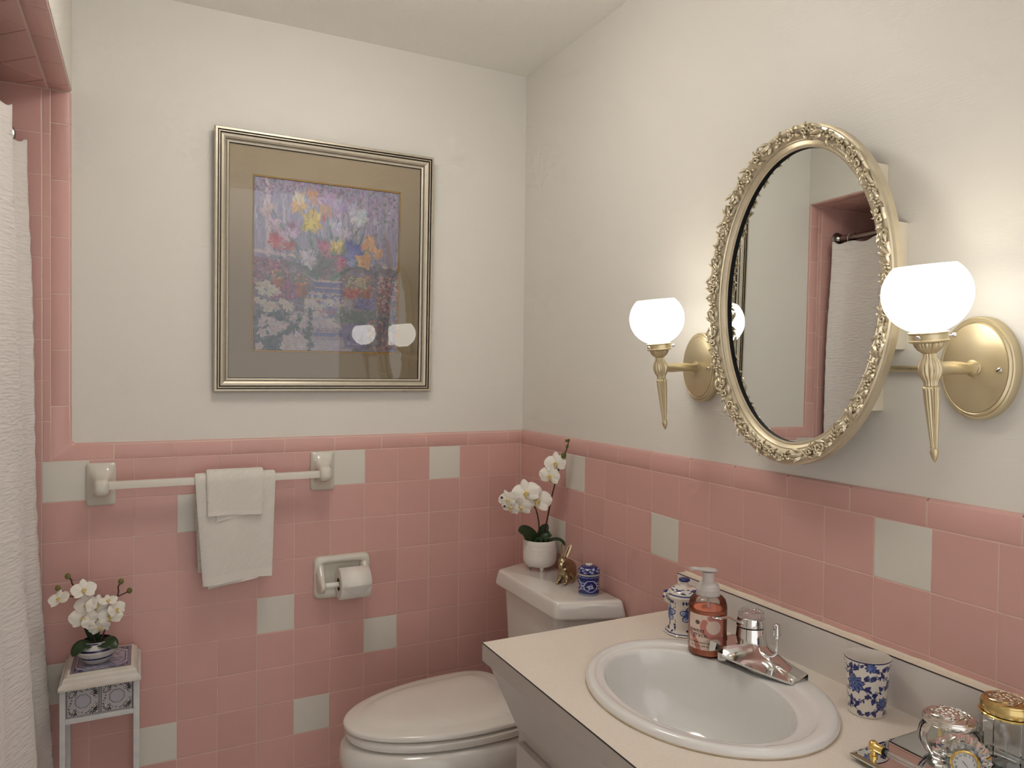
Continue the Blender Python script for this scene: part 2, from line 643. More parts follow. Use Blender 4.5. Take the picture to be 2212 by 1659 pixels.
def diamond(cx, cy):
    """one diagonal tile, cut at the border strip and the end wall; u = x, v = -y"""
    pts = [(cx - S2, cy), (cx, cy - S2), (cx + S2, cy), (cx, cy + S2)]
    for ax, lim, sg in ((0, XB, 1), (1, 0.002, -1)):
        q = []
        for i in range(len(pts)):
            p, s = pts[i], pts[(i + 1) % len(pts)]
            ip, is_ = sg * (lim - p[ax]) >= 0, sg * (lim - s[ax]) >= 0
            if ip:
                q.append(p)
            if ip != is_:
                t = (lim - p[ax]) / (s[ax] - p[ax])
                q.append((p[0] + t * (s[0] - p[0]), p[1] + t * (s[1] - p[1])))
        pts = q
        if len(pts) < 3:
            return
    c = np.mean(pts, 0)
    pts = [np.array(p) for p in pts]
    area = 0.5 * abs(sum(pts[i][0] * pts[(i + 1) % len(pts)][1] - pts[i][1] * pts[(i + 1) % len(pts)][0] for i in range(len(pts))))
    if area < 2e-4:
        return
    k = len(pts)
    R = [[p + (c - p) / np.linalg.norm(c - p) * d for p in pts] for d in (0.0012, 0.0018, 0.0035)]
    Z = (SOF + 0.006, SOF + 0.001, SOF)
    Vd = [(p[0], -p[1], Z[i]) for i in range(3) for p in R[i]]
    Fd = [(i * k + j, i * k + (j + 1) % k, (i + 1) * k + (j + 1) % k, (i + 1) * k + j) for i in range(2) for j in range(k)]
    Fd.append(tuple(range(2 * k, 3 * k)))
    mesh('tile', Vd, Fd, M_PINK, wall_left)


for i in range(0, 8):
    for j in range(0, 11):
        for h in (0, 1):
            diamond(XB - S2 * (2 * i + h), 0.068 - S2 + S2 * (2 * j + h) * 1.0)

# round fill lamp, added out of view to brighten upward-facing surfaces
cl_ = thing('fill_lamp', 'round white glass fill lamp added out of view above the toilet area', 'fill lamp', (-.78, -.81, CEIL))
v, f = lathe([(.0, -.001), (.062, -.001), (.064, -.006), (.058, -.016), (.030, -.020), (.022, -.026)], 40, cap0=False, cap1=True)
mesh('fill_lamp_mount', v, f, M_SILVER, cl_, .6)
v, f = lathe([(.020, -.024), (.080, -.028), (.135, -.040), (.165, -.058), (.172, -.072), (.160, -.090), (.125, -.106), (.065, -.118), (.0, -.122)], 48, cap0=False, cap1=False)
mesh('fill_lamp_glass', v, f, mat('fill_lamp_glow', (.85, .84, .80), .4, emit=(1.0, .955, .90), emit_strength=FILL_LAMP_STRENGTH), cl_, True)
v, f = lathe([(.010, -.121), (.012, -.124), (.008, -.130), (.0, -.133)], 20, cap1=False)
mesh('fill_lamp_finial', v, f, M_SILVER, cl_, .7)

# ------------------------------------------------------------------ framed print
def build_picture():
    X0, X1, Z0, Z1 = -1.018, -0.349, 1.3315, 2.0985
    t = thing('framed_print', 'large framed floral print in a silver gilt frame on the white wall', 'picture', ((X0 + X1) / 2, 0.008, Z0))
    ox, oz = (X0 + X1) / 2, Z0
    w, h = X1 - X0, Z1 - Z0
    # profile: (inset from the outer edge, height off the wall, material of the strip that ends here)
    prof = [(0, 0, 0), (0, .020, 0), (.003, .026, 0), (.0085, .026, 0), (.0088, .018, 1), (.0112, .018, 1), (.0116, .023, 0),
            (.0150, .023, 0), (.0158, .0185, 1), (.0185, .0190, 1), (.0190, .0215, 0), (.0255, .0200, 0), (.0310, .0165, 0), (.0313, .012, 1),
            (.0345, .012, 1), (.0350, .014, 0), (.0400, .0125, 0), (.0420, .0065, 1)]
    m_fr = mat('silver_gilt_frame', (0.46, 0.41, 0.32), 0.38, 0.6, noise=(60, 0.3, (0.53, 0.47, 0.37)))
    m_dk = mat('dark_patina', (0.075, 0.055, 0.035), 0.6, 0.3)
    corners = [(-w / 2, 0), (w / 2, 0), (w / 2, h), (-w / 2, h)]
    inw = [(1, 1), (-1, 1), (-1, -1), (1, -1)]
    for k in range(4):
        a, b = corners[k], corners[(k + 1) % 4]
        ia, ib = inw[k], inw[(k + 1) % 4]
        Vv = [(a[0] + ia[0] * p[0], -p[1], a[1] + ia[1] * p[0]) for p in prof] + [(b[0] + ib[0] * p[0], -p[1], b[1] + ib[1] * p[0]) for p in prof]
        n = len(prof)
        F = [(i, n + i, n + i + 1, i + 1) for i in range(n - 1)]
        rail = mesh('rail', Vv, F, [m_fr, m_dk], t, mi=[prof[i + 1][2] for i in range(n - 1)])
        # rope moulding and the fine bead row
        Lx, Lz = (b[0] - a[0]), (b[1] - a[1])
        L = math.hypot(Lx, Lz)
        d = (Lx / L, Lz / L)
        for inset, hh, r, step, nm in ((.0133, .0235, .0017, .0052, 'rope_moulding'), (.0329, .0135, .0014, .0042, 'bead_row')):
            parts = []
            m = int((L - 2 * inset) / step)
            for i in range(m):
                s = inset + (i + .5) * (L - 2 * inset) / m
                px, pz = a[0] + d[0] * s + (ia[0] * inset if abs(d[0]) < .5 else 0), a[1] + d[1] * s + (ia[1] * inset if abs(d[1]) < .5 else 0)
                q = 0.9 if nm == 'rope_moulding' else 0
                e1 = (d[0] * r * 1.7 + d[1] * r * q, 0, d[1] * r * 1.7 + d[0] * r * q)
                e2 = (d[1] * r, 0, -d[0] * r)
                c = np.array((px, -hh, pz))
                e1, e2, e3 = np.array(e1), np.array(e2), np.array((0, -r, 0))
                vv = [c + e1, c + e2, c - e1, c - e2, c + e3]
                parts.append((vv, [(0, 1, 4), (1, 2, 4), (2, 3, 4), (3, 0, 4)]))
            v, f = merge(parts)
            o = mesh(nm, v, f, m_fr, rail, True)
            o['kind'] = 'stuff'
    # mat board with its window, gold fillet, print, glass
    ax0, ax1, az0, az1 = -0.9115 - ox, -0.4565 - ox, 1.4525 - oz, 1.9755 - oz
    ix, iz0, iz1 = w / 2 - .040, .040, h - .040
    fw = .0048
    out = [(-ix, iz0), (ix, iz0), (ix, iz1), (-ix, iz1)]
    inn = [(ax0, az0), (ax1, az0), (ax1, az1), (ax0, az1)]
    m_mat = mat('mat_board', (0.50, 0.395, 0.255), 0.9, bump=(900, 0.1))
    Vv = [(p[0], -.0062, p[1]) for p in out] + [(p[0], -.0062, p[1]) for p in inn] + [(p[0], -.003, p[1]) for p in inn]
    F = [(j, (j + 1) % 4, 4 + (j + 1) % 4, 4 + j) for j in range(4)] + [(4 + j, 4 + (j + 1) % 4, 8 + (j + 1) % 4, 8 + j) for j in range(4)]
    mesh('mat_board', Vv, F, m_mat, t)
    rings = []
    for off, y in ((0, -.0030), (0, -.0066), (.0014, -.0074), (.0022, -.0062), (.0032, -.0068), (fw, -.0058), (fw, -.003)):
        rings.append([(ax0 + off, y, az0 + off), (ax1 - off, y, az0 + off), (ax1 - off, y, az1 - off), (ax0 + off, y, az1 - off)])
    v, f = loft(rings, True, False, False)
    mesh('fillet', v, f, mat('gold_fillet', (0.72, 0.50, 0.16), 0.25, 0.9), t)
    cv = paint_still_life()

    def surf(u, vv):
        return np.stack([ax0 + fw + u * (ax1 - ax0 - 2 * fw), np.full_like(u, -.0036), az0 + fw + vv * (az1 - az0 - 2 * fw)], 1)
    painted('print', surf, 300, 345, cv, mat_paint('print_paper', 0.8), t, smooth=False)
    box('backing', -w / 2 + .002, w / 2 - .002, -.002, 0.0, .002, h - .002, mat('backing_board', (.25, .2, .15), .9), t)
    box('glazing', -ix - .001, ix + .001, -.0098, -.0084, iz0 - .001, iz1 + .001, mat_pane('picture_glass', ior=1.5, boost=1.2), t)
    t.rotation_euler = (.020, 0, 0)
    return t


def paint_still_life():
    """A flower still life: irises in a blue and white vase, garden flowers round it. x 0..0.868, y 0..1."""
    A = 0.868
    c = Canvas(420, 484, A, (140, 136, 158))
    R = random.Random(5)
    u = R.uniform

    def jit(col, k=18):
        d = u(-k, k)
        return tuple(min(255, max(0, x + d + u(-k, k) * .5)) for x in col)
    # curtain of wisteria and pale window light: vertical strokes
    for i in range(620):
        x = u(0, A)
        y = u(.50, 1.0)
        c.line([(x, y), (x + u(-.012, .012), y - u(.04, .14))], u(.004, .012), jit(R.choice([(150, 148, 178), (168, 160, 184), (128, 130, 164), (186, 178, 190), (150, 138, 160), (176, 160, 174)]), 14), .75)
    for i in range(200):
        c.line([(u(0, A), u(.5, .8))] * 2, .01, (140, 140, 170))
    # window bars
    c.line([(.075, 1.0), (.082, .56)], .026, (196, 178, 184))
    c.line([(.0, .575), (.30, .552)], .016, (204, 186, 180))
    c.line([(.62, .548), (A, .522)], .016, (196, 182, 180))
    for x in (.125, .175, .74, .79):
        c.line([(x, .98), (x + .006, .60)], .006, (174, 164, 178), .7)
    # hanging blossom
    for i in range(520):
        x = u(0, A)
        lim = .93 - .16 * max(0, (x - .50) / .37) - .05 * max(0, (.2 - x) / .2)
        y = u(lim, 1.0)
        c.ell(x, y, u(.004, .010), u(.004, .008), jit(R.choice([(150, 112, 150), (120, 100, 140), (100, 116, 108), (176, 140, 168), (84, 98, 96), (160, 130, 160)])), u(0, 3), .85)
    for i in range(160):
        x, y = u(.66, A), u(.62, .95)
        c.ell(x, y, u(.004, .009), u(.003, .007), jit(R.choice([(168, 134, 166), (146, 118, 150), (104, 116, 112)])), u(0, 3), .8)
    # ground zone
    for i in range(800):
        x, y = u(0, A), u(.0, .54)
        c.ell(x, y, u(.010, .03), u(.008, .018), jit(R.choice([(112, 108, 120), (92, 102, 104), (126, 110, 126), (104, 96, 118), (132, 122, 128)]), 12), u(0, 3), .7)
    # pink bank on the left, mixed bank on the right
    for i in range(420):
        x, y = u(0, .20), u(.37, .53)
        c.ell(x, y, u(.004, .012), u(.003, .007), jit(R.choice([(176, 108, 132), (156, 88, 116), (196, 140, 156), (110, 100, 100), (90, 92, 92)])), u(0, 3), .9)
    for i in range(260):
        x, y = u(.10, .26), u(.30, .40)
        c.ell(x, y, u(.004, .012), u(.003, .007), jit(R.choice([(166, 90, 122), (186, 120, 150), (120, 96, 120), (140, 80, 110)])), u(0, 3), .9)
    for i in range(620):
        x, y = u(.52, A), u(.22, .47)
        c.ell(x, y, u(.004, .011), u(.003, .007), jit(R.choice([(190, 150, 146), (200, 176, 156), (150, 116, 122), (96, 108, 100), (178, 120, 122), (118, 118, 140)])), u(0, 3), .88)
    # pots
    for x, y, s in ((.27, .355, 1.0), (.135, .385, .8), (.665, .36, .9)):
        c.poly([(x - .032 * s, y + .04 * s), (x + .032 * s, y + .04 * s), (x + .024 * s, y - .035 * s), (x - .024 * s, y - .035 * s)], (168, 106, 84))
        c.line([(x - .034 * s, y + .042 * s), (x + .034 * s, y + .042 * s)], .014 * s, (186, 124, 98))
        c.poly([(x + .006 * s, y + .03 * s), (x + .03 * s, y + .03 * s), (x + .022 * s, y - .033 * s), (x + .006 * s, y - .033 * s)], (140, 84, 68), .7)
        for i in range(60):
            c.ell(x + u(-.04, .04) * s, y + .05 * s + u(0, .06) * s, u(.004, .009), u(.003, .006), jit(R.choice([(104, 116, 96), (196, 132, 120), (88, 100, 84), (210, 160, 140)])), u(0, 3))
    # tall slender leaves of the bouquet
    base = (.415, .41)
    for i in range(96):
        a = PI / 2 + u(-1.02, 1.02)
        L = u(.18, .46) * (1 - .25 * abs(a - PI / 2))
        b = (base[0] + u(-.055, .055), base[1] + u(-.01, .04))
        bend = u(-.06, .06)
        p1 = (b[0] + math.cos(a) * L * .5, b[1] + math.sin(a) * L * .5)
        p2 = (b[0] + math.cos(a) * L + bend, b[1] + math.sin(a) * L)
        c.curve([b, p1, p2], u(.006, .015), jit(R.choice([(92, 116, 108), (110, 132, 118), (78, 100, 98), (128, 144, 132), (100, 120, 124)]), 12), .95, .7)
    for pts in ([(.40, .44), (.22, .52), (.14, .44)], [(.44, .44), (.62, .52), (.76, .44)], [(.36, .46), (.20, .66), (.10, .82)], [(.48, .46), (.62, .66), (.66, .80)]):
        c.curve(pts, .014, (88, 108, 104), .95, .6)

    def iris(x, y, s, up, fall, dark, mid=None):
        for i in range(7):
            a = PI / 2 + u(-1.0, 1.0)
            c.leaf(x, y, a, s * u(.75, 1.15), s * u(.20, .32), jit(up, 14), .95, jit(dark, 10) if i % 3 == 0 else None)
        for i in range(6):
            a = -PI / 2 + u(-1.25, 1.25)
            c.leaf(x, y + s * .1, a, s * u(.7, 1.1), s * u(.2, .32), jit(fall, 14), .95, jit(dark, 10) if i % 2 == 0 else None)
        for i in range(7):
            a = u(0, 2 * PI)
            c.line([(x + math.cos(a) * s * .15, y + math.sin(a) * s * .15), (x + math.cos(a) * s * .7, y + math.sin(a) * s * .7)], s * .05, jit(dark, 12), .5)
        c.ell(x, y + s * .1, s * .18, s * .16, jit(mid or up, 10))
    Wt, Yl, Or, Li, Pk, Rd, Bl, Gr = (214, 206, 182), (214, 192, 104), (206, 152, 92), (174, 148, 178), (170, 100, 118), (178, 84, 92), (100, 106, 168), (150, 160, 150)
    iris(.255, .865, .075, Wt, (208, 160, 96), (170, 150, 120))
    iris(.335, .905, .055, (198, 150, 110), (188, 140, 120), (150, 110, 96))
    iris(.42, .875, .085, Li, (200, 150, 120), (140, 110, 150))
    iris(.50, .85, .07, (164, 146, 186), Li, (120, 100, 140))
    iris(.57, .86, .06, (176, 170, 190), (190, 184, 196), (130, 130, 150))
    iris(.62, .82, .065, (186, 190, 196), (200, 202, 200), (130, 140, 150))
    iris(.325, .765, .092, Yl, (212, 186, 92), (150, 132, 70))
    iris(.07, .815, .055, (200, 180, 184), (196, 170, 176), (150, 130, 140))
    iris(.115, .735, .05, (196, 172, 182), (186, 158, 172), (140, 120, 140))
    iris(.215, .71, .06, (150, 112, 140), (196, 164, 186), (110, 84, 110))
    iris(.17, .665, .05, (186, 150, 176), (196, 166, 186), (130, 104, 130))
    iris(.48, .735, .06, (188, 186, 200), (176, 166, 190), (130, 120, 150))
    iris(.53, .70, .055, (196, 188, 196), (184, 170, 184), (140, 126, 144))
    c.leaf(.40, .77, PI / 2, .06, .010, (186, 90, 84))
    iris(.12, .635, .062, Rd, (186, 100, 104), (130, 60, 70))
    iris(.20, .605, .05, (170, 92, 96), (186, 116, 116), (120, 60, 66))
    iris(.41, .60, .068, Pk, (184, 118, 136), (120, 66, 86))
    iris(.475, .625, .055, Yl, (196, 170, 90), (150, 124, 60))
    iris(.58, .62, .068, Bl, (112, 118, 176), (70, 76, 130))
    iris(.555, .555, .06, (124, 132, 184), (150, 158, 196), (80, 90, 140))
    iris(.68, .665, .066, (216, 164, 116), (210, 158, 112), (170, 116, 80))
    iris(.735, .61, .045, (220, 172, 128), (214, 164, 120), (176, 124, 90))
    iris(.645, .555, .066, (216, 160, 108), (220, 172, 124), (168, 112, 74))
    iris(.315, .545, .072, (196, 184, 196), (206, 198, 200), (130, 116, 136))
    iris(.43, .505, .07, (180, 102, 126), (190, 120, 140), (120, 60, 84))
    iris(.50, .535, .066, (176, 98, 118), (188, 112, 130), (116, 60, 80))
    iris(.415, .455, .05, (186, 116, 138), (180, 108, 130), (120, 64, 88))
    for i in range(70):
        c.line([(base[0] + u(-.08, .08), base[1] + u(.02, .16))] + [(base[0] + u(-.08, .08), base[1] + u(.02, .2))], .004, jit((84, 104, 98)), .8)
    # vase
    vx = .435
    def vw(y):
        pts = [(.075, .075), (.10, .088), (.16, .118), (.22, .142), (.27, .150), (.315, .142), (.345, .115), (.365, .088), (.40, .080), (.425, .085)]
        for (y0, w0), (y1, w1) in zip(pts[:-1], pts[1:]):
            if y0 <= y <= y1:
                return w0 + (w1 - w0) * (y - y0) / (y1 - y0)
        return 0
    ys = np.linspace(.075, .425, 40)
    c.poly([(vx - vw(y), y) for y in ys] + [(vx + vw(y), y) for y in ys[::-1]], (206, 196, 190))
    for y0, y1, col in ((.385, .415, (96, 100, 150)), (.350, .378, (104, 106, 154)), (.085, .125, (104, 112, 164)), (.315, .345, (186, 184, 192))):
        for y in np.arange(y0, y1, .002):
            c.line([(vx - vw(y), y + .012 * 0), (vx + vw(y), y)], .004, col)
    for y in (.425, .382, .347, .312, .13, .08):
        c.line([(vx - vw(min(y, .424)), y), (vx + vw(min(y, .424)), y)], .007, (206, 168, 138))
    for i in range(60):
        x = vx + u(-.12, .12)
        c.ell(x, u(.318, .342), .006, .004, (84, 90, 140), u(0, 3))
    for i in range(9):
        x = vx + (i - 4) * .019
        c.leaf(x, .09, PI / 2, .03, .005, (70, 80, 140))
    for i in range(70):
        y = u(.14, .305)
        x = vx + u(-.9, .9) * vw(y)
        c.leaf(x, y, u(0, 6.28), u(.02, .045), u(.004, .009), jit(R.choice([(112, 118, 172), (140, 140, 186), (166, 124, 140), (96, 104, 160), (200, 150, 120), (160, 164, 190)])), .9)
    for k in range(8):
        c.leaf(vx + .02, .235, k * PI / 4, .04, .010, (128, 116, 166))
    c.ell(vx + .02, .235, .014, .014, (176, 110, 120))
    c.poly([(vx + vw(y) * .62, y) for y in ys] + [(vx + vw(y), y) for y in ys[::-1]], (110, 104, 130), .30)
    # red and cream flowers beside the vase
    for i in range(150):
        c.ell(u(.53, .63), u(.325, .39), u(.005, .013), u(.004, .008), jit(R.choice([(190, 110, 106), (172, 90, 92), (200, 130, 116)])), u(0, 3))
    for i in range(140):
        c.ell(u(.54, .67), u(.385, .455), u(.004, .009), u(.004, .007), jit(R.choice([(206, 190, 150), (186, 176, 140), (120, 124, 104)])), u(0, 3))
    # basket handle
    c.curve([(.785, .72), (.815, .60), (.80, .42), (.76, .28), (.66, .235)], .014, (150, 130, 122), .85)
    for i in range(60):
        t = i / 60
        c.line([(.80 + .01 * math.sin(t * 3) - .02, .70 - t * .42), (.80 + .01 * math.sin(t * 3) + .006, .695 - t * .42)], .003, (112, 96, 92), .6)
    for i in range(240):
        x, y = u(.74, A), u(.24, .47)
        c.ell(x, y, u(.004, .010), u(.003, .007), jit(R.choice([(206, 176, 172), (190, 120, 126), (150, 110, 116), (104, 112, 108), (216, 196, 190)])), u(0, 3), .9)
    for i in range(200):
        x, y = u(.60, .72), u(.26, .33)
        c.ell(x, y, u(.005, .012), u(.004, .008), jit(R.choice([(126, 122, 166), (146, 140, 180), (108, 108, 150)])), u(0, 3), .9)
    # table, little purple pail with green
    c.poly([(.20, .0), (.58, .0), (.58, .07), (.40, .20), (.25, .235), (.19, .20), (.30, .06)], (196, 184, 190), .9)
    for i in range(70):
        x, y = u(.30, .58), u(0, .08)
        c.line([(x, y), (x + u(.02, .05), y + u(.0, .02))], .005, jit((176, 166, 184)), .6)
    c.ell(vx, .085, .10, .02, (150, 140, 164), 0, .8)
    ys2 = ys
    c.poly([(vx - vw(y), y) for y in ys if y < .14] + [(vx + vw(y), y) for y in ys[::-1] if y < .14], (118, 122, 172))
    for y in (.13, .115, .082):
        c.line([(vx - vw(y), y), (vx + vw(y), y)], .006, (206, 170, 142))
    for i in range(10):
        c.leaf(vx + (i - 4.5) * .018, .088, PI / 2, .028, .005, (84, 92, 152))
    c.poly([(.515, .165), (.685, .165), (.665, .02), (.535, .02)], (132, 126, 166))
    c.line([(.53, .045), (.67, .045)], .005, (186, 180, 206))
    for x, a in ((.55, 1.2), (.60, 1.9), (.625, .8), (.64, 1.4), (.57, 2.3)):
        c.line([(x, .06), (x + .03 * math.cos(a), .06 + .05 * math.sin(a))], .008, (84, 84, 118))
    for i in range(220):
        a = u(0, PI)
        x, y = .60 + u(-.12, .12), .17 + u(0, .075)
        c.line([(x, y), (x + u(-.02, .02), y + u(.0, .03))], .006, jit((104, 124, 116), 12), .8)
    for i in range(110):
        c.ell(u(.68, A), u(.0, .20), u(.005, .012), u(.004, .009), jit(R.choice([(180, 128, 118), (150, 104, 104), (112, 110, 108), (196, 150, 130)])), u(0, 3), .9)
    # white azaleas lower left
    for i in range(260):
        c.leaf(u(0, .34), u(.0, .22), u(0, 6.28), u(.02, .05), u(.008, .014), jit((82, 98, 104), 12), .95)

    def azalea(x, y, s, col=(208, 194, 196)):
        off = u(0, 6)
        for k in range(5):
            c.leaf(x, y, off + k * 2 * PI / 5, s, s * .36, jit(col, 10), 1, None)
        for k in range(5):
            c.line([(x, y), (x + math.cos(off + k * 1.2566) * s * .6, y + math.sin(off + k * 1.2566) * s * .6)], s * .06, (176, 150, 156), .8)
        c.ell(x, y, s * .14, s * .14, (186, 160, 130))
    for x, y, s in ((.05, .155, .03), (.10, .165, .035), (.14, .135, .042), (.11, .115, .04), (.17, .15, .036), (.05, .10, .036), (.035, .02, .03), (.20, .055, .05),
                    (.255, .075, .045), (.24, .03, .048), (.19, .02, .045), (.28, .05, .04), (.29, .01, .03), (.225, .19, .03), (.28, .15, .03), (.06, .19, .025), (.30, .185, .026)):
        azalea(x, y, s)
    for x, y, s in ((.03, .37, .028), (.07, .385, .03), (.10, .36, .032), (.13, .345, .03), (.045, .34, .028), (.09, .335, .03), (.06, .27, .032), (.10, .26, .034), (.08, .235, .03), (.125, .25, .028), (.18, .27, .03),
                    (.21, .26, .028), (.20, .24, .026), (.16, .285, .026), (.02, .29, .024)):
        azalea(x, y, s, (212, 204, 184))
    # loose brushwork over everything: short strokes that drag neighbouring colours, then a pale overall key
    for i in range(5200):
        x, y = u(.01, A - .01), u(.01, .99)
        sx_, sy_ = x + u(-.009, .009), y + u(-.009, .009)
        ii, jj = min(c.w - 1, max(0, int(sx_ / A * c.w))), min(c.h - 1, max(0, int(sy_ * c.h)))
        col = tuple(c.a[jj, ii] * 255)
        a = (PI / 2 + u(-.4, .4)) if y > .62 else u(0, PI)
        L = u(.008, .020)
        c.line([(x, y), (x + L * math.cos(a), y + L * math.sin(a))], u(.003, .006), jit(col, 20), .8)
    c.a = np.clip(c.a * .86 + .25 * np.array((205, 200, 208)) / 255.0, 0, 1)
    return c


build_picture()

# ------------------------------------------------------------------ towel bar, towels
def towel_bracket(t, x0, x1, z0, z1, side):
    """ceramic bracket: plate with a post that swells out of it; side=+1: bar leaves to the right"""
    cx, cz = (x0 + x1) / 2, (z0 + z1) / 2
    w, h = (x1 - x0) / 2, (z1 - z0) / 2
    rings = []
    n = 40
    # from plate edge to the nose of the post; superellipse sections
    secs = [(0.0, 1.0, 1.0, 14, 0.0), (-.006, 1.0, 1.0, 14, 0.0), (-.0095, .95, .97, 11, 0.0), (-.012, .84, .90, 7, 0.02), (-.017, .74, .76, 4, .10),
            (-.024, .66, .62, 3.2, .22), (-.036, .60, .50, 3.0, .34), (-.050, .56, .43, 3.0, .44), (-.064, .53, .385, 3.2, .50), (-.074, .48, .345, 3.2, .52), (-.080, .38, .27, 3, .53), (-.083, .16, .11, 2.4, .53)]
    for y, fx, fz, p, sh in secs:
        ring = []
        for j in range(n):
            a = 2 * PI * j / n
            ca, sa = math.cos(a), math.sin(a)
            ring.append((cx - side * 0.0 + math.copysign(abs(ca) ** (2 / p), ca) * w * fx + side * w * .10 * min(1, sh * 2), y,
                         cz - h * .02 - sh * h * .06 + math.copysign(abs(sa) ** (2 / p), sa) * h * fz))
        rings.append(ring)
    v, f = loft(rings, True, True, True)
    return mesh('bracket', v, f, M_CERAMIC, t, 1.0)


tb = thing('towel_bar', 'white ceramic towel bar with square rail fixed to the pink tiles', 'towel bar', (0, 0, 0))
towel_bracket(tb, -1.338, -1.266, 1.0215, 1.139, 1)
towel_bracket(tb, -0.7375, -0.6645, 1.0255, 1.146, -1)
BARZ, BARY = 1.082, -0.060
box('rail', -1.293, -0.706, BARY - .0100, BARY + .0100, BARZ - .0100, BARZ + .0100, mat('rail_enamel', (0.74, 0.70, 0.62), 0.3), tb, .0012, matrix=None)


def terry_bump(m, scale=1.0):
    nt = m.node_tree
    p = nt.nodes['Principled BSDF']
    tc = nt.nodes['Texture Coordinate']
    wv = nt.nodes.new('ShaderNodeTexWave')
    wv.wave_type = 'BANDS'
    wv.bands_direction = 'DIAGONAL'
    wv.inputs['Scale'].default_value = 75 * scale
    wv.inputs['Distortion'].default_value = 0.5
    wv.inputs['Detail'].default_value = 2
    mp = nt.nodes.new('ShaderNodeMapping')
    mp.inputs['Scale'].default_value = (-1, 0, 1)
    nt.links.new(tc.outputs['Object'], mp.inputs['Vector'])
    nt.links.new(mp.outputs['Vector'], wv.inputs['Vector'])
    ns = nt.nodes.new('ShaderNodeTexNoise')
    ns.inputs['Scale'].default_value = 900
    nt.links.new(tc.outputs['Object'], ns.inputs['Vector'])
    ad = nt.nodes.new('ShaderNodeMath')
    ad.operation = 'ADD'
    nt.links.new(wv.outputs['Fac'], ad.inputs[0])
    nt.links.new(ns.outputs['Fac'], ad.inputs[1])
    b = nt.nodes.new('ShaderNodeBump')
    b.inputs['Strength'].default_value = 0.35
    b.inputs['Distance'].default_value = 0.0012
    nt.links.new(ad.outputs[0], b.inputs['Height'])
    nt.links.new(b.outputs['Normal'], p.inputs['Normal'])


M_TOWEL = mat('ribbed_terry', (0.70, 0.665, 0.60), 0.95, sheen=0.25)
terry_bump(M_TOWEL)
M_HEM = mat('towel_hem', (0.74, 0.70, 0.635), 0.85, bump=(700, 0.2))


def towel(t, name, x0, x1, r_in, r_out, front, back, seed, skew=0.0, hem=.018, m=M_TOWEL, xb=0.0, ripple=.004, lift=0.0):
    """folded towel over the bar: closed ribbon cross-section swept along x. front/back: lengths below the bar centre."""
    rr = random.Random(seed)
    n = 36
    ph = rr.uniform(0, 6)
    mid = (r_in + r_out) / 2
    th = r_out - r_in
    path = []
    for s in np.linspace(0, 1, 26):
        path.append(('f', -front + s * front))
    arcn = 10
    for k in range(1, arcn):
        path.append(('a', PI * k / arcn))
    for s in np.linspace(0, 1, 26):
        path.append(('b', -s * back))
    def pt(kind, q, rad, x, u):
        low = 0
        if kind == 'f':
            low = -q
            y, z = -rad, q
        elif kind == 'a':
            y, z = -rad * math.cos(q), rad * math.sin(q)
        else:
            low = -q
            y, z = rad, q
        wob = ripple * (low / .3) * math.sin(u * 7 + ph + low * 6) + ripple * .5 * (low / .3) * math.sin(u * 17 + ph * 2)
        dx = (skew * low) * (0.5 - u) * 2 * .5 + (xb * low if kind == 'f' else -xb * .6 * low)
        zz = -.006 * math.sin(u * PI * 1.3 + ph) * (low / .3) if kind != 'a' else 0
        return (x + dx, BARY + y + (wob if kind == 'f' else min(wob, .003)), BARZ + z + zz + lift)
    cols = []
    for i in range(n + 1):
        u = i / n
        x = x0 + (x1 - x0) * u
        ed = 1 - max(0, 1 - min(u, 1 - u) / .02) ** 2 * .55
        loop = [pt(k, q, mid + th / 2 * ed, x, u) for k, q in path] + [pt(k, q, mid - th / 2 * ed, x, u) for k, q in reversed(path)]
        cols.append(loop)
    v, f = loft(cols, True, True, True)
    o = mesh(name, v, f, [m, M_HEM], t, 1.0)
    npath = len(path)
    L = 2 * npath
    mi = [0] * len(f)
    hemn = max(1, int(round(hem / front * 25)))
    for i in range(n):
        for j in range(L):
            fj = j if j < npath else L - 1 - j
            if fj < hemn or fj >= npath - 1 - hemn and False:
                mi[i * L + j] = 1
    o.data.polygons.foreach_set('material_index', mi)
    return o


tw = thing('hand_towel', 'white ribbed hand towel hanging over the white towel bar', 'towel', (0, 0, 0))
towel(tw, 'towel_body', -1.069, -0.853, .0148, .0208, .292, .262, 3, skew=.10, xb=.02)
towel(tw, 'towel_fold', -1.052, -0.900, .0225, .0275, .298, .05, 9, skew=.05, xb=.02, ripple=.003) if False else None
# inner layer that shows under the hem
rings = []
for i in range(13):
    u = i / 12
    x = -1.034 + u * .135
    zb = .7735 + u * .018
    rings.append([(x, BARY - .0125, .83), (x, BARY - .0145 + .002 * math.sin(u * 6), zb), (x, BARY - .0105 + .002 * math.sin(u * 6), zb), (x, BARY - .0095, .83)])
v, f = loft(rings, True, True, True)
mesh('under_layer', v, f, M_HEM, tw, 0.8)
wc = thing('wash_cloth', 'small white wash cloth folded over the hand towel on the bar', 'wash cloth', (0, 0, 0))
towel(wc, 'cloth_body', -1.040, -0.887, .0215, .0305, .100, .085, 5, skew=.06, hem=.012, ripple=.006)
rings = []
for i in range(13):
    u = i / 12
    x = -1.014 + u * .110
    zb = .9655 + u * .020
    rings.append([(x, BARY - .0225, 1.00), (x, BARY - .0258 + .001 * math.sin(u * 5), zb), (x, BARY - .0222 + .001 * math.sin(u * 5), zb), (x, BARY - .0205, 1.00)])
v, f = loft(rings, True, True, True)
mesh('under_layer', v, f, M_HEM, wc, 0.8)

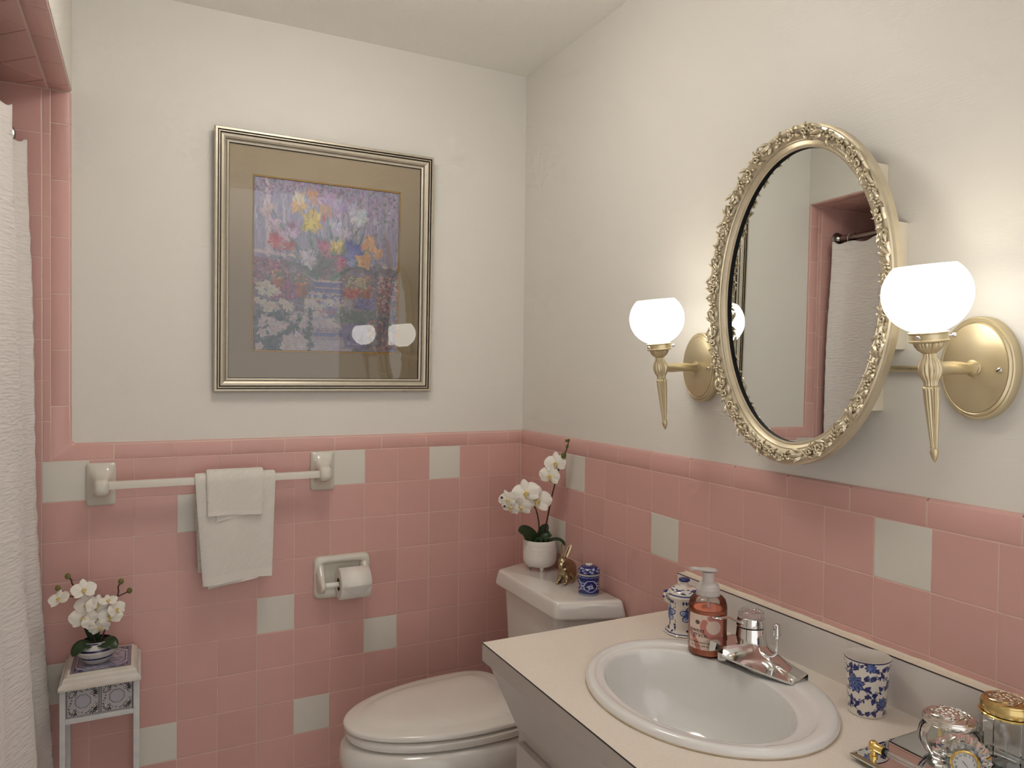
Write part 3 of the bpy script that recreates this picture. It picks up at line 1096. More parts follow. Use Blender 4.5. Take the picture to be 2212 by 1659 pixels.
# ------------------------------------------------------------------ paper holder and roll
def paper_holder():
    t = thing('toilet_paper_holder', 'cream ceramic toilet paper holder set into the pink tiles', 'paper holder', (-.637, 0, .683))
    w, h = .0895, .0665     # half sizes
    cz = .0665
    n = 48

    def se(a, fx, fz, p):
        ca, sa = math.cos(a), math.sin(a)
        return math.copysign(abs(ca) ** (2 / p), ca) * fx, math.copysign(abs(sa) ** (2 / p), sa) * fz
    rings = []
    for y, fx, fz, p in ((0, w, h, 9), (-.006, w, h, 9), (-.012, w * .985, h * .98, 8), (-.016, w * .95, h * .93, 7), (-.017, w * .86, h * .80, 6), (-.0165, w * .80, h * .72, 6), (-.010, w * .765, h * .665, 6), (-.0035, w * .735, h * .61, 6), (-.002, w * .68, h * .54, 6)):
        ring = []
        for j in range(n):
            x, z = se(2 * PI * j / n, fx, fz, p)
            ring.append((x, y, cz + z))
        rings.append(ring)
    v, f = loft(rings, True, True, True)
    mesh('holder_body', v, f, M_CERAMIC, t, 1.0)
    for s in (-1, 1):
        # cheek that swells out of the side and carries the roller
        rings = []
        for y, fz, fx, dz in ((.0, .052, .016, 0), (-.012, .050, .0155, 0), (-.024, .040, .0135, -.006), (-.038, .028, .0115, -.012), (-.050, .020, .0100, -.015), (-.058, .0145, .0085, -.016), (-.063, .008, .006, -.016)):
            ring = []
            for j in range(24):
                a = 2 * PI * j / 24
                x, z = se(a, fx, fz, 2.6)
                ring.append((s * (w - .0195) + x, y, cz + dz + z))
            rings.append(ring)
        v, f = loft(rings, True, True, True)
        mesh('cheek', v, f, M_CERAMIC, t, 1.0)
    V1, F1 = lathe([(.004, -.066), (.0075, -.064), (.0085, -.060), (.0085, .060), (.0075, .064), (.004, .066)], 20)
    mesh('roller', V1, F1, mat('roller_plastic', (.78, .76, .70), .3), t, .8, T(0, -.046, cz - .016) @ Matrix.Rotation(PI / 2, 4, 'Y'))
    return t


paper_holder()
pr = thing('toilet_paper_roll', 'white toilet paper roll with a folded point on its holder', 'toilet paper', (-.613, -.050, .7345))
M_PAPER = mat('tissue_paper', (.80, .77, .71), .95, bump=(300, .15))
RR = .047
prof = [(.0205, -.046), (.030, -.0465), (RR - .002, -.0465), (RR, -.045), (RR, .045), (RR - .002, .0465), (.030, .0465), (.0205, .046)]
v, f = lathe(prof, 48, cap0=False, cap1=False)
mesh('roll', v, f, M_PAPER, pr, .6, Matrix.Rotation(PI / 2, 4, 'Y'))
v, f = lathe([(.0206, -.046), (.0206, .046), (.0196, .046), (.0196, -.046), (.0206, -.046)], 32, cap0=False, cap1=False)
mesh('core', v, f, mat('cardboard', (.17, .11, .035), .9), pr, .6, Matrix.Rotation(PI / 2, 4, 'Y'))
# folded point that hangs over the front: wraps the roll, then comes to a point
V3, F3 = [], []
na = 14
for i in range(na + 1):
    a = PI * .62 - i * (PI * .62 - PI * .0) / na       # angle from -y axis up: start at top, end at front
    q = i / na
    y, z = -math.cos(a - 0.0) * (RR + .0014 + .001 * q), math.sin(a) * (RR + .0014)
    hw0, hw1 = -.0465, .0465
    V3 += [(hw0, y, z), (hw1, y, z)]
b0 = len(V3)
for i in range(na):
    F3.append((2 * i, 2 * i + 1, 2 * i + 3, 2 * i + 2))
nl = 8
for i in range(1, nl + 1):
    q = i / nl
    y = -(RR + .0026 + .0035 * q)
    z = -.030 * q
    V3 += [(-.0465 + (.0465 + .012) * q, y, z), (.0465 - (.0465 - .0122) * q, y, z)]
k0 = b0 - 2
for i in range(nl):
    a = k0 + 2 * i
    F3.append((a, a + 1, a + 3, a + 2))
po = mesh('folded_point', V3, F3, M_PAPER, pr, .8)
so = po.modifiers.new('thick', 'SOLIDIFY')
so.thickness = .0008

# ------------------------------------------------------------------ oval mirror with carved frame
def build_mirror():
    CY, CZ = -1.269, 1.5555
    t = thing('oval_mirror', 'oval mirror in a carved champagne gilt frame on the wallpapered wall', 'mirror', (0.008, CY, CZ))
    # mount boards against the wall
    m_board = mat('painted_board', (.66, .60, .48), .5, noise=(20, .3, (.70, .63, .50)))
    box('mount_board', -.0570, 0, -.143, .143, -.2165, .2305, m_board, t, .0015)
    box('mount_board', -.046, 0, -.184, .184, -.106, .1185, m_board, t, .0015)
    # tilt of the mirror: swung a little out at its near side, leaning slightly
    ang, tilt = .030, .006
    n3 = Vector((-math.cos(ang), math.sin(ang), tilt)).normalized()
    zax = Vector((0, 0, 1))
    yax = zax.cross(n3).normalized()              # in-plane horizontal
    zax = n3.cross(yax).normalized()
    D = .0672
    M = Matrix(((yax.x, zax.x, n3.x, -D), (yax.y, zax.y, n3.y, 0), (yax.z, zax.z, n3.z, 0), (0, 0, 0, 1)))
    # local: X along the wall (towards -y of the room is +X), Y up, Z out of the wall; glass at Z=0
    A, B = .190, .285
    N = 144

    def ring(off, z):
        out = []
        for j in range(N):
            th = 2 * PI * j / N
            c, s = math.cos(th), math.sin(th)
            nx, ny = c / A, s / B
            L = math.hypot(nx, ny)
            out.append((A * c + off * nx / L, B * s + off * ny / L, z))
        return out
    fr_prof = [(.000, -.004), (.000, .0058), (.0035, .0075), (.0055, .0075), (.0070, .0095), (.0115, .0140), (.0135, .0140), (.0145, .0170), (.0170, .0185),
               (.0260, .0235), (.0330, .0265), (.0370, .0255), (.0385, .0220), (.0400, .0215), (.0430, .0200), (.0430, .0045), (.012, .0045)]
    v, f = loft([ring(o, z) for o, z in fr_prof], True, False, False)
    mi = []
    for i in range(len(fr_prof) - 1):
        mi += [1 if i == 0 else 0] * N
    frame = mesh('frame', v, f, [M_CHAMP_FRAME, M_BLACK], t, .5, M, mi)
    v, f = loft([ring(.024, -.009), ring(.024, .0046)], True, True, False)
    mesh('mirror_backing', v, f, mat('backing_wood', (.20, .15, .10), .8), t, False, M)
    glass_r = ring(.003, 0.0)
    back_r = ring(.003, -.004)
    v, f = loft([back_r, glass_r], True, True, True)
    mesh('mirror_glass', v, f, mat('mirror_silvering', (.80, .82, .80), .0, 1.0), t, False, M)
    # carved ornament: scroll, leaf sprays and rosettes repeated round the frame
    def scroll(r0, turns, x, y, h, flip=1, r=.0022, a0=0.0):
        pts = []
        for i in range(22):
            q = i / 21
            a = a0 + flip * turns * 2 * PI * q
            R = r0 * (1 - .78 * q)
            pts.append((x + R * math.cos(a), y + R * math.sin(a), h + .0015 * q))
        return tube_vf(pts, lambda q: r * (1 - .35 * q), 6)

    def lobe(x, y, a, L, w, h, lift=.003):
        """leaf blade: raised ridge with curled tip"""
        vv, ff = [], []
        k = 6
        ca, sa = math.cos(a), math.sin(a)
        for i in range(k + 1):
            q = i / k
            wd = w * math.sin(PI * min(.98, .18 + .80 * q)) * (1 - .15 * q)
            z = h + lift * math.sin(PI * q * .75) + .0012 * q
            for sgn, zz in ((-1, -.0022), (-.45, -.0002), (0, .0012), (.45, -.0002), (1, -.0022)):
                u, ww = q * L, sgn * wd
                vv.append((x + u * ca - ww * sa, y + u * sa + ww * ca, z + zz))
        for i in range(k):
            for j in range(4):
                ff.append((i * 5 + j, i * 5 + j + 1, i * 5 + j + 6, i * 5 + j + 5))
        return vv, ff

    def ball(x, y, z, r):
        return sphere_vf((x, y, z), (r, r, r * .8), 7, 5)
    variants = []
    # local of ornament: x along the rim, y outward, z up from the frame slope
    variants.append(merge([scroll(.0062, 1.3, 0, .001, .003, 1), scroll(.0048, 1.2, .0115, .003, .003, -1, a0=PI), lobe(-.004, -.005, -.5, .016, .0034, .002),
                           lobe(.004, .006, .35, .014, .003, .002), lobe(.002, .006, 1.1, .009, .0026, .002), lobe(-.006, .003, 2.4, .010, .0028, .002), ball(.004, -.002, .004, .0022)]))
    variants.append(merge([lobe(-.009, -.004, .35, .019, .0042, .002, .005), lobe(-.008, .001, .85, .013, .0034, .002, .004), lobe(-.006, -.006, -.35, .016, .0034, .002, .004),
                           scroll(.0050, 1.25, .0085, .0015, .003, 1, a0=2.5), lobe(-.002, .005, .1, .012, .0026, .003), ball(-.010, -.002, .003, .0024)]))
    variants.append(merge([ball(0, 0, .0045, .0024)] + [ball(.0048 * math.cos(a), .0048 * math.sin(a), .003, .0026) for a in np.arange(5) * 2 * PI / 5] +
                          [lobe(.005, -.002, -.3, .013, .0032, .002), lobe(-.005, .002, PI - .3, .013, .0032, .002), lobe(.004, .004, .7, .009, .0026, .002), lobe(-.004, -.004, PI + .7, .009, .0026, .002)]))
    mes = []
    for vv, ff in variants:
        me = bpy.data.meshes.new('ornament')
        me.from_pydata([tuple(map(float, p)) for p in vv], [], ff)
        me.update()
        me.materials.append(M_CHAMP_FRAME)
        me.polygons.foreach_set('use_smooth', [True] * len(me.polygons))
        mes.append(me)
    K = 56
    # even spacing by arc length
    th = np.linspace(0, 2 * PI, 2001)
    ds = np.hypot(A * np.sin(th), B * np.cos(th))
    S = np.concatenate([[0], np.cumsum((ds[1:] + ds[:-1]) / 2 * np.diff(th))])
    for k in range(K):
        q = np.interp(S[-1] * k / K, S, th)
        c, s = math.cos(q), math.sin(q)
        nx, ny = c / A, s / B
        L = math.hypot(nx, ny)
        nx, ny = nx / L, ny / L
        off = .0280
        p = Vector((A * c + off * nx, B * s + off * ny, .0222))
        X = Vector((-ny, nx, 0))
        if k % 2:
            X = -X
        Zd = Vector((-nx * .30, -ny * .30, .95)).normalized()
        Yd = Zd.cross(X)
        o = bpy.data.objects.new('ornament', mes[(k * 2 + k // 3) % 3])
        COL.objects.link(o)
        o.parent = frame
        o.matrix_basis = Matrix(((X.x, Yd.x, Zd.x, p.x), (X.y, Yd.y, Zd.y, p.y), (X.z, Yd.z, Zd.z, p.z), (0, 0, 0, 1))) @ Matrix.Diagonal((1.22, 1.28, 1.45, 1))
    return t


build_mirror()

# ------------------------------------------------------------------ wall sconces
def build_sconce(y, label):
    t = thing('wall_sconce', label, 'wall lamp', (.008, y, 1.417), group='pair of torch sconces beside the mirror')
    WX = -.008   # local x of the old wall face offset
    # oval back plate
    v, f = lathe([(.0, -.001), (1.0, -.001), (1.0, .016), (.985, .0185), (.955, .020), (.935, .0195), (.92, .0215), (.885, .0235), (.865, .0225), (.855, .0240),
                  (.6, .0262), (.3, .0275), (.0, .028)], 72, sx=.060, sy=.083, cap0=False, cap1=False)
    MP = Matrix(((0, 0, -1, 0), (-1, 0, 0, 0), (0, 1, 0, 0), (0, 0, 0, 1)))
    mesh('back_plate', v, f, M_CHAMP, t, .5, MP)
    for yy in (-.040, .040):
        V1, F1 = lathe([(.0, 0), (.0042, 0), (.0042, .0018), (.003, .003), (0, .0033)], 14, cap0=False, cap1=False)
        s = mesh('screw', V1, F1, M_SILVER, t, .7, T(-.0255, yy, -.003) @ Matrix.Rotation(-PI / 2, 4, 'Y'))
        box('slot', -.0006, .0006, -.0036, .0036, .0028, .0036, M_BLACK, s, matrix=Matrix.Rotation(.7, 4, 'Z'))
    # arm with twisted leaf relief
    J = Vector((-.134, 0, -.003))
    rings = []
    for i in range(15):
        q = i / 14
        x = -.026 + (J.x + .026) * q
        z = -.003 + .003 * (1 - q)
        r = (.0135 - .012 * min(1, q / .12) * .45) if q < .12 else (.0082 + .0026 * math.sin(PI * (q - .12) / .88) ** 2 * (1 if q < .75 else .6))
        rings.append([(x, r * (1 + .12 * math.sin(3 * a + q * 7)) * math.cos(a), z + r * (1 + .12 * math.sin(3 * a + q * 7)) * math.sin(a)) for a in np.linspace(0, 2 * PI, 24, endpoint=False)])
    v, f = loft(rings)
    arm = mesh('arm', v, f, M_CHAMP, t, .9)
    v, f = lathe([(.012, 0), (.0135, .002), (.0125, .004), (.010, .005)], 24)
    mesh('collar', v, f, M_CHAMP, arm, .7, T(-.0265, 0, 0) @ Matrix.Rotation(-PI / 2, 4, 'Y'))
    MT = T(J.x, 0, J.z) @ Matrix.Rotation(-.115, 4, 'Y')
    fl = lambda nn, am: (lambda a, i: 1 + am * (abs(math.sin(nn * a / 2)) - .6))
    v, f = lathe([(.0085, -.026), (.0098, -.023), (.0092, -.020), (.0125, -.014), (.0155, -.007), (.0165, 0), (.0155, .007), (.0125, .014), (.0095, .019), (.0100, .022), (.0088, .025)], 60, fn=fl(16, .16))
    mesh('knop', v, f, M_CHAMP, t, .9, MT)
    v, f = lathe([(.0090, -.026), (.0112, -.028), (.0117, -.031), (.0108, -.033), (.0102, -.05), (.0048, -.119), (.0052, -.121), (.0046, -.123)], 64, fn=fl(14, .20))
    mesh('torch_stem', v, f, M_CHAMP, t, .9, MT)
    v, f = lathe([(.0042, -.1225), (.0062, -.126), (.0064, -.130), (.0048, -.136), (.0024, -.142), (.0003, -.145)], 20)
    mesh('finial', v, f, M_CHAMP, t, .9, MT)
    v, f = lathe([(.0088, .024), (.0105, .0255), (.0160, .0300), (.0195, .0355), (.0210, .0405)], 80, fn=fl(24, .10))
    mesh('fluted_cup', v, f, M_CHAMP, t, .9, MT)
    v, f = lathe([(.020, .0405), (.0265, .0418), (.0280, .0435), (.0280, .0448), (.0267, .0456), (.0267, .0540), (.0280, .0550), (.0285, .0566), (.0273, .0576), (.0250, .0576), (.0250, .044), (.0, .044)], 48, cap0=True, cap1=False)
    ft = mesh('fitter', v, f, M_CHAMP, t, .6, MT)
    for a in (-.9, 1.2, 3.3):
        v, f = lathe([(.0012, 0), (.0012, .005), (.0032, .005), (.0035, .0065), (.0035, .0095), (.003, .0105), (0, .0105)], 12, cap1=False)
        mesh('set_screw', v, f, M_SILVER, ft, .6, T(.026 * math.cos(a), .026 * math.sin(a), .0500) @ Matrix.Rotation(a, 4, 'Z') @ Matrix.Rotation(PI / 2, 4, 'Y'))
    # frosted globe, open at the top
    r = .0625
    zc = .1145
    a0 = -math.acos(.0235 / r)
    a1 = math.radians(47)
    prof = [(r * math.cos(a), zc + r * math.sin(a) * .96) for a in np.linspace(a0, a1, 26)]
    prof = [(.0235, .050)] + prof
    prof_in = [(max(.001, q[0] - .0022), q[1]) for q in reversed(prof)]
    v, f = lathe(prof + prof_in, 56, cap0=False, cap1=False)
    g = mesh('glass_globe', v, f, M_GLOBE, t, True, MT)
    v, f = lathe([(.0, .062), (.009, .064), (.0115, .075), (.0125, .090), (.0105, .106), (.006, .120), (.0, .128)], 20, cap0=False, cap1=False)
    mesh('bulb', v, f, M_BULB, t, True, MT)
    return t


M_GLOBE = mat('frosted_globe', (.9, .88, .84), .45, emit=(1.0, .95, .85), emit_strength=GLOBE_STRENGTH)
M_BULB = mat('lit_bulb', (1, 1, 1), .3, emit=(1.0, .90, .72), emit_strength=GLOBE_STRENGTH * 3)
build_sconce(-.9355, 'torch sconce with lit frosted globe between the room corner and the oval mirror')
build_sconce(-1.5870, 'torch sconce with lit frosted globe beside the mirror, the larger one above the tray')

# conduit between the two sconces
cd = thing('conduit_tube', 'slim champagne painted tube running along the wall behind the mirror', 'tube', (0, 0, 0))
tube('tube_body', [(-.002, -1.526, 1.4155), (-.002, -1.3, 1.4155), (-.002, -.993, 1.4155)], .0055, M_CHAMP, cd, 16)
for yy, a in ((-.993, 1), (-1.5300, -1)):
    v, f = lathe([(.0055, 0), (.009, .001), (.0095, .004), (.0075, .008), (.0055, .009)], 18)
    mesh('end_fitting', v, f, M_CHAMP, cd, .7, T(-.002, yy, 1.4155) @ Matrix.Rotation(a * PI / 2, 4, 'X'))

# ------------------------------------------------------------------ toilet
def round_poly(pts, r, n=6):
    out = []
    k = len(pts)
    for i in range(k):
        p, a, b = np.array(pts[i], float), np.array(pts[i - 1], float), np.array(pts[(i + 1) % k], float)
        da, db = (a - p), (b - p)
        rr = min(r, np.linalg.norm(da) * .45, np.linalg.norm(db) * .45)
        q0, q1 = p + da / np.linalg.norm(da) * rr, p + db / np.linalg.norm(db) * rr
        for j in range(n + 1):
            s = j / n
            out.append(tuple((1 - s) ** 2 * q0 + 2 * s * (1 - s) * p + s * s * q1))
    return out


def build_toilet():
    y0 = -.396
    t = thing('toilet', 'white porcelain toilet with its lid closed between vanity and pink tiled wall', 'toilet', (-.02, y0, 0))
    ox = .02

    def sec(pts, z, grow=0.0, r=.03):
        c = np.mean(pts, 0)
        out = []
        for p in round_poly(pts, r):
            d = np.array(p) - c
            L = np.linalg.norm(d)
            q = c + d * (1 + grow / L)
            out.append((q[0] + ox, q[1], z))
        return out
    # lid polygon (x towards the room is negative), measured at its top face
    lid = [(-.012, .250), (-.012, -.250), (-.190, -.182), (-.190, .182)]
    secs = [(.7235, .000), (.7225, .010), (.7245, .0135), (.7300, .0145), (.7560, .0065), (.7650, .0030), (.7690, -.0020), (.7702, -.0085)]
    secs = [(.7235, -.02)] + secs[1:]
    v, f = loft([sec(lid, z, g, .016) for z, g in secs])
    tank = None
    body = [(-.020, .232), (-.020, -.232), (-.178, -.170), (-.178, .170)]
    low = [(-.030, .200), (-.030, -.200), (-.165, -.150), (-.165, .150)]

    def mix(a, b, s):
        return [tuple(np.array(p) * (1 - s) + np.array(q) * s) for p, q in zip(a, b)]
    rings = [sec(mix(low, body, s), z, g, .03) for z, s, g in ((.385, 0, -.03), (.388, 0, -.008), (.400, .03, 0), (.50, .35, 0), (.62, .7, 0), (.724, 1, 0))]
    vb, fb = loft(rings)
    tank = mesh('tank', vb, fb, M_PORCELAIN, t, .9)
    mesh('tank_lid', v, f, M_PORCELAIN, t, .9)

    # egg outline of seat and lid: x front -.722 .. back -.205
    def egg(z, grow=0.0, xf=-.722, xb=-.218, hw=.182, n=72, back=.172, wide=.70):
        out = []
        xm = xf + (xb - xf) * wide
        for j in range(n):
            a = 2 * PI * j / n
            c, s = math.cos(a), math.sin(a)
            if c <= 0:       # front half: ellipse
                x = xm + (xm - xf) * c
                y = hw * s
            else:            # back half: fuller
                x = xm + (xb - xm) * abs(c) ** .5
                y = math.copysign(hw * abs(s) ** .7 * (1 - (1 - back / hw) * c ** 2), s)
            d = Vector((x - (xm - .02), y, 0))
            L = d.length
            d = d * (1 + grow / L)
            out.append((xm - .02 + d.x + ox, d.y, z))
        return out
    rim = .416
    # bowl
    def bowl_ring(z, xf, xb, hw, back):
        return egg(z, 0, xf, xb, hw, 72, back, .55)
    rings = [bowl_ring(.0, -.52, -.10, .105, .105), bowl_ring(.02, -.525, -.10, .108, .106), bowl_ring(.05, -.50, -.11, .100, .10), bowl_ring(.14, -.50, -.12, .098, .095),
             bowl_ring(.21, -.555, -.12, .115, .10), bowl_ring(.27, -.635, -.13, .146, .11), bowl_ring(.32, -.712, -.14, .180, .125), bowl_ring(.365, -.736, -.15, .193, .145),
             bowl_ring(.400, -.730, -.16, .190, .15), bowl_ring(rim, -.712, -.17, .180, .148), bowl_ring(rim + .001, -.66, -.22, .135, .11), bowl_ring(.36, -.62, -.28, .10, .09), bowl_ring(.25, -.52, -.35, .05, .05)]
    v, f = loft(rings)
    mesh('bowl', v, f, M_PORCELAIN, t, 1.0)
    # shelf that carries the tank
    box('tank_shelf', -.215 + ox, -.035 + ox, -.135, .135, .30, .386, M_PORCELAIN, t, .02, 4)
    M_SEAT = mat('seat_plastic', (.76, .72, .66), .16, coat=.4)
    z = rim + .007
    rings = [egg(z, -.012, -.716), egg(z, 0, -.716), egg(z + .006, .004, -.716), egg(z + .018, .003, -.716), egg(z + .0225, -.003, -.716), egg(z + .0225, -.06, -.716)]
    v, f = loft(rings)
    mesh('seat_ring', v, f, M_SEAT, t, .8)
    z = rim + .0345
    rings = [egg(z, -.012), egg(z, -.002), egg(z + .002, .002), egg(z + .010, .003), egg(z + .014, .0), egg(z + .0162, -.006), egg(z + .019, -.034), egg(z + .0205, -.042),
             egg(z + .0262, -.062), egg(z + .0290, -.085), egg(z + .0305, -.12)]
    v, f = loft(rings)
    mesh('seat_lid', v, f, M_SEAT, t, .9)
    for s in (-1, 1):
        box('hinge', -.235 + ox, -.205 + ox, s * .075 - .02, s * .075 + .02, rim, rim + .034, M_SEAT, t, .008, 3)
    for s in (-1, 1):
        v, f = lathe([(.011, .0), (.011, .006), (.008, .013), (0, .016)], 18, cap1=False)
        mesh('bolt_cap', v, f, M_SEAT, t, .8, T(-.30 + ox, s * .125, .0))
    # flush handle on the front of the tank
    hp = mesh('flush_handle', *tube_vf([(-.182 + ox, .125, .68), (-.196 + ox, .125, .68), (-.200 + ox, .10, .678), (-.200 + ox, .065, .676)], lambda q: .006, 10), M_CHROME, t, .9) if False else None
    return t


build_toilet()

# ------------------------------------------------------------------ vanity cabinet, worktop, sink
CT = .820
CX0, CYL = -.5487, -.8815       # front edge, end next to the toilet
CYR = -2.10
M_LAM = mat('beige_laminate', (.72, .635, .545), .38, noise=(420, .22, (.79, .71, .62)))
M_LAM_SHADED = mat('shaded_laminate', (.44, .395, .36), .38, noise=(420, .25, (.48, .435, .395)))  # same laminate as the top, with the edges' shade put into the colour
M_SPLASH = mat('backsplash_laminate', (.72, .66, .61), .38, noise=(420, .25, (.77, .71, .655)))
M_SEAM = mat('laminate_seam', (.035, .028, .025), .5)

vc = thing('vanity_cabinet', 'pale grey laminate vanity cabinet under the beige worktop', 'cabinet', (0, 0, 0))
m_cab = mat('cabinet_laminate', (.50, .46, .43), .4, noise=(300, .3, (.54, .50, .465)))
box('side_panel', -.4655, -.012, CYL - .030, CYL - .012, .09, .779, m_cab, vc)
box('side_panel', -.4655, -.012, CYR, CYR + .018, .09, .779, m_cab, vc)
box('bottom_panel', -.4655, -.012, CYR + .018, CYL - .030, .09, .108, m_cab, vc)
box('face_frame', -.4655, -.4475, CYR + .018, CYL - .030, .108, .779, m_cab, vc)
# sloping fascia below the worktop
fx = [(-.5400, .7795), (-.4690, .6240), (-.4660, .6240), (-.4660, .7795)]
rings = [[(x, y, z) for x, z in fx] for y in (CYL - .012, CYR)]
v, f = loft(rings)
mesh('fascia', v, f, m_cab, vc)
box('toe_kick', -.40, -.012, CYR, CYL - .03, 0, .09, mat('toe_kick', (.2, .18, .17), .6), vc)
for k in range(2):
    a = CYL - .035 - k * .55
    d = box('door', -.4825, -.4660, a - .53, a, .12, .605, m_cab, vc, .002)
    v, f = lathe([(.006, 0), (.006, .012), (.014, .018), (.015, .024), (.011, .029), (0, .03)], 20, cap1=False)
    mesh('knob', v, f, M_CHROME, d, .7, T(-.4825, a - .53 + .05 if k == 0 else a - .05, .52) @ Matrix.Rotation(-PI / 2, 4, 'Y'))

# worktop with the sink cut-out
wt = thing('worktop', 'speckled beige laminate bathroom worktop with backsplash along the tiled wall', 'worktop', (0, 0, 0))
SCX, SCY, SA, SB = -.283, -1.275, .205, .240       # sink outer half sizes (x, y)


def ell_pt(th, cx, cy, a, b):
    return (cx + a * math.cos(th), cy + b * math.sin(th))


N = 64
x0, x1, ya, yb = CX0, -.001, CYR, CYL


def rect_hit(th):
    c, s = math.cos(th), math.sin(th)
    ts = []
    if c > 1e-9: ts.append((x1 - SCX) / c)
    if c < -1e-9: ts.append((x0 - SCX) / c)
    if s > 1e-9: ts.append((yb - SCY) / s)
    if s < -1e-9: ts.append((-1.75 - SCY) / s)
    t = min(ts)
    return (SCX + c * t, SCY + s * t)


ths = sorted([2 * PI * j / N for j in range(N)] + [math.atan2(y - SCY, x - SCX) % (2 * PI) for x in (x0, x1) for y in (-1.75, yb)])
n = len(ths)
inner = [ell_pt(t, SCX, SCY, SA - .02, SB - .02) for t in ths]
outer = [rect_hit(t) for t in ths]
TH = .0385
Vv = [(p[0], p[1], CT) for p in inner] + [(p[0], p[1], CT) for p in outer] + [(p[0], p[1], CT - TH) for p in inner] + [(p[0], p[1], CT - TH) for p in outer]
Ff = []
for j in range(n):
    m = (j + 1) % n
    Ff.append((j, n + j, n + m, m))
    Ff.append((2 * n + j, 2 * n + m, 3 * n + m, 3 * n + j))
    Ff.append((j, m, 2 * n + m, 2 * n + j))
mesh('top_surface', Vv, Ff, M_LAM, wt)
mesh('top_surface', *loft([[(x0, -1.75, CT), (x1, -1.75, CT), (x1, -1.75, CT - TH), (x0, -1.75, CT - TH)], [(x0, ya, CT), (x1, ya, CT), (x1, ya, CT - TH), (x0, ya, CT - TH)]]), M_LAM, wt)
box('front_edge', CX0 - .0008, CX0 + .004, CYR, CYL + .0004, CT - TH, CT - .0014, M_LAM_SHADED, wt)
box('end_edge', CX0, -.001, CYL - .002, CYL + .0008, CT - TH, CT - .0014, M_LAM_SHADED, wt)
box('edge_seam', CX0 - .0011, CX0 + .002, CYR, CYL + .0011, CT - .0022, CT - .0003, M_SEAM, wt)
box('edge_seam', CX0, -.001, CYL - .001, CYL + .0011, CT - .0022, CT - .0003, M_SEAM, wt)
# backsplash with light caulk ledge on top
BT = .9095
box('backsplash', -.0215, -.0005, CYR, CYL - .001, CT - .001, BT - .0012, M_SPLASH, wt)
box('backsplash_cap', -.0212, -.0003, CYR, CYL - .001, BT - .0012, BT + .0004, mat('cream_edge', (.72, .65, .53), .6), wt)
box('edge_seam', -.0222, -.0208, CYR, CYL - .0008, BT - .0018, BT - .0001, M_SEAM, wt)
cl = []
for i in range(60):
    y = CYL - .004 - i * (CYL - .004 - CYR) / 59
    r = .0038 + .0005 * math.sin(i * 1.9) + .0004 * math.sin(i * 5.3)
    cl.append([(.0, y, BT), (-r, y, BT + .0003), (-r * .45, y, BT + r * .45), (.0, y, BT + r)])
v, f = loft(cl)
mesh('caulk', v, f, mat('caulk', (.72, .65, .54), .7, noise=(60, .3, (.66, .57, .42))), wt, .8)

# ------------------------------------------------------------------ sink
sk = thing('sink', 'white oval drop-in sink in the beige worktop', 'sink', (SCX, SCY, CT))
BCX, BCY, BA, BB = -.308 - SCX, 0.0, .143, .199
rings = []
N = 96


def sring(s, z, a=None, b=None):
    """s: 0 outer edge .. 1 bowl edge"""
    aa = SA + (BA - SA) * s if a is None else a
    bb = SB + (BB - SB) * s if b is None else b
    return [(BCX * s + aa * math.cos(2 * PI * j / N), BCY * s + bb * math.sin(2 * PI * j / N), z) for j in range(N)]


def bring(k, z):
    return [(BCX + .01 * (1 - k) + BA * k * math.cos(2 * PI * j / N), BCY + BB * k * math.sin(2 * PI * j / N), z) for j in range(N)]


rings = [sring(.04, .0005), sring(-.01, .0025), sring(-.012, .006), sring(.02, .0105), sring(.10, .0140), sring(.22, .0148), sring(.42, .0146), sring(.50, .0138), sring(.54, .0112), sring(.58, .0100), sring(.84, .0100),
         sring(.95, .0097), bring(.995, .0080), bring(.982, .0020), bring(.965, -.010), bring(.92, -.050), bring(.86, -.090), bring(.74, -.122), bring(.55, -.138), bring(.34, -.144), bring(.12, -.146)]
v, f = loft(rings, True, False, True)
mesh('basin', v, f, mat('sink_porcelain', (.75, .735, .705), .10, coat=.6), sk, .8)
v, f = lathe([(.0, .001), (.016, .001), (.017, .0022), (.022, .0026), (.0235, .001), (.0235, -.002)], 32, cap0=False, cap1=False)
mesh('drain', v, f, M_CHROME, sk, .7, T(BCX + .01, BCY, -.146))
v, f = loft([sring(-.013, .0004), sring(-.022, .0004), sring(-.022, .0014), sring(-.010, .0030)], True, False, False)
mesh('sealant_bead', v, f, mat('sealant', (.36, .27, .15), .7, noise=(30, .3, (.62, .52, .40))), sk, True)

# ------------------------------------------------------------------ faucet
fc = thing('faucet', 'chrome centerset faucet with clear-capped lever on the sink deck', 'faucet', (-.112, -1.213, .829))
# base and spout in one sweep: a wedge over the bowl that runs out into the long base (local x: + to the wall)
SEC = [  # crest, upper edge, lower edge, lip height, underside point, hollow
    ((-.086, 0, .0465), (-.086, -.0175, .0460), (-.088, -.0190, .0280), .0245, (-.074, -.0175, .0245), 0),
    ((-.055, 0, .0475), (-.055, -.0225, .0465), (-.075, -.0420, .0235), .0195, (-.060, -.0400, .0195), .004),
    ((-.020, 0, .0480), (-.022, -.0300, .0440), (-.062, -.0660, .0185), .0145, (-.045, -.0640, .0000), .006),
    ((.018, -.012, .0420), (-.006, -.0470, .0310), (-.048, -.0900, .0140), .0095, (-.034, -.0880, .0000), .005),
    ((.026, -.045, .0260), (-.004, -.0700, .0200), (-.036, -.1120, .0105), .0060, (-.026, -.1100, .0000), .002),
    ((.024, -.085, .0175), (-.008, -.0980, .0165), (-.028, -.1240, .0085), .0040, (-.022, -.1220, .0000), .0005),
    ((.019, -.129, .0160), (-.013, -.1290, .0155), (-.022, -.1310, .0075), .0030, (-.020, -.1290, .0000), 0)]
cols_ = []
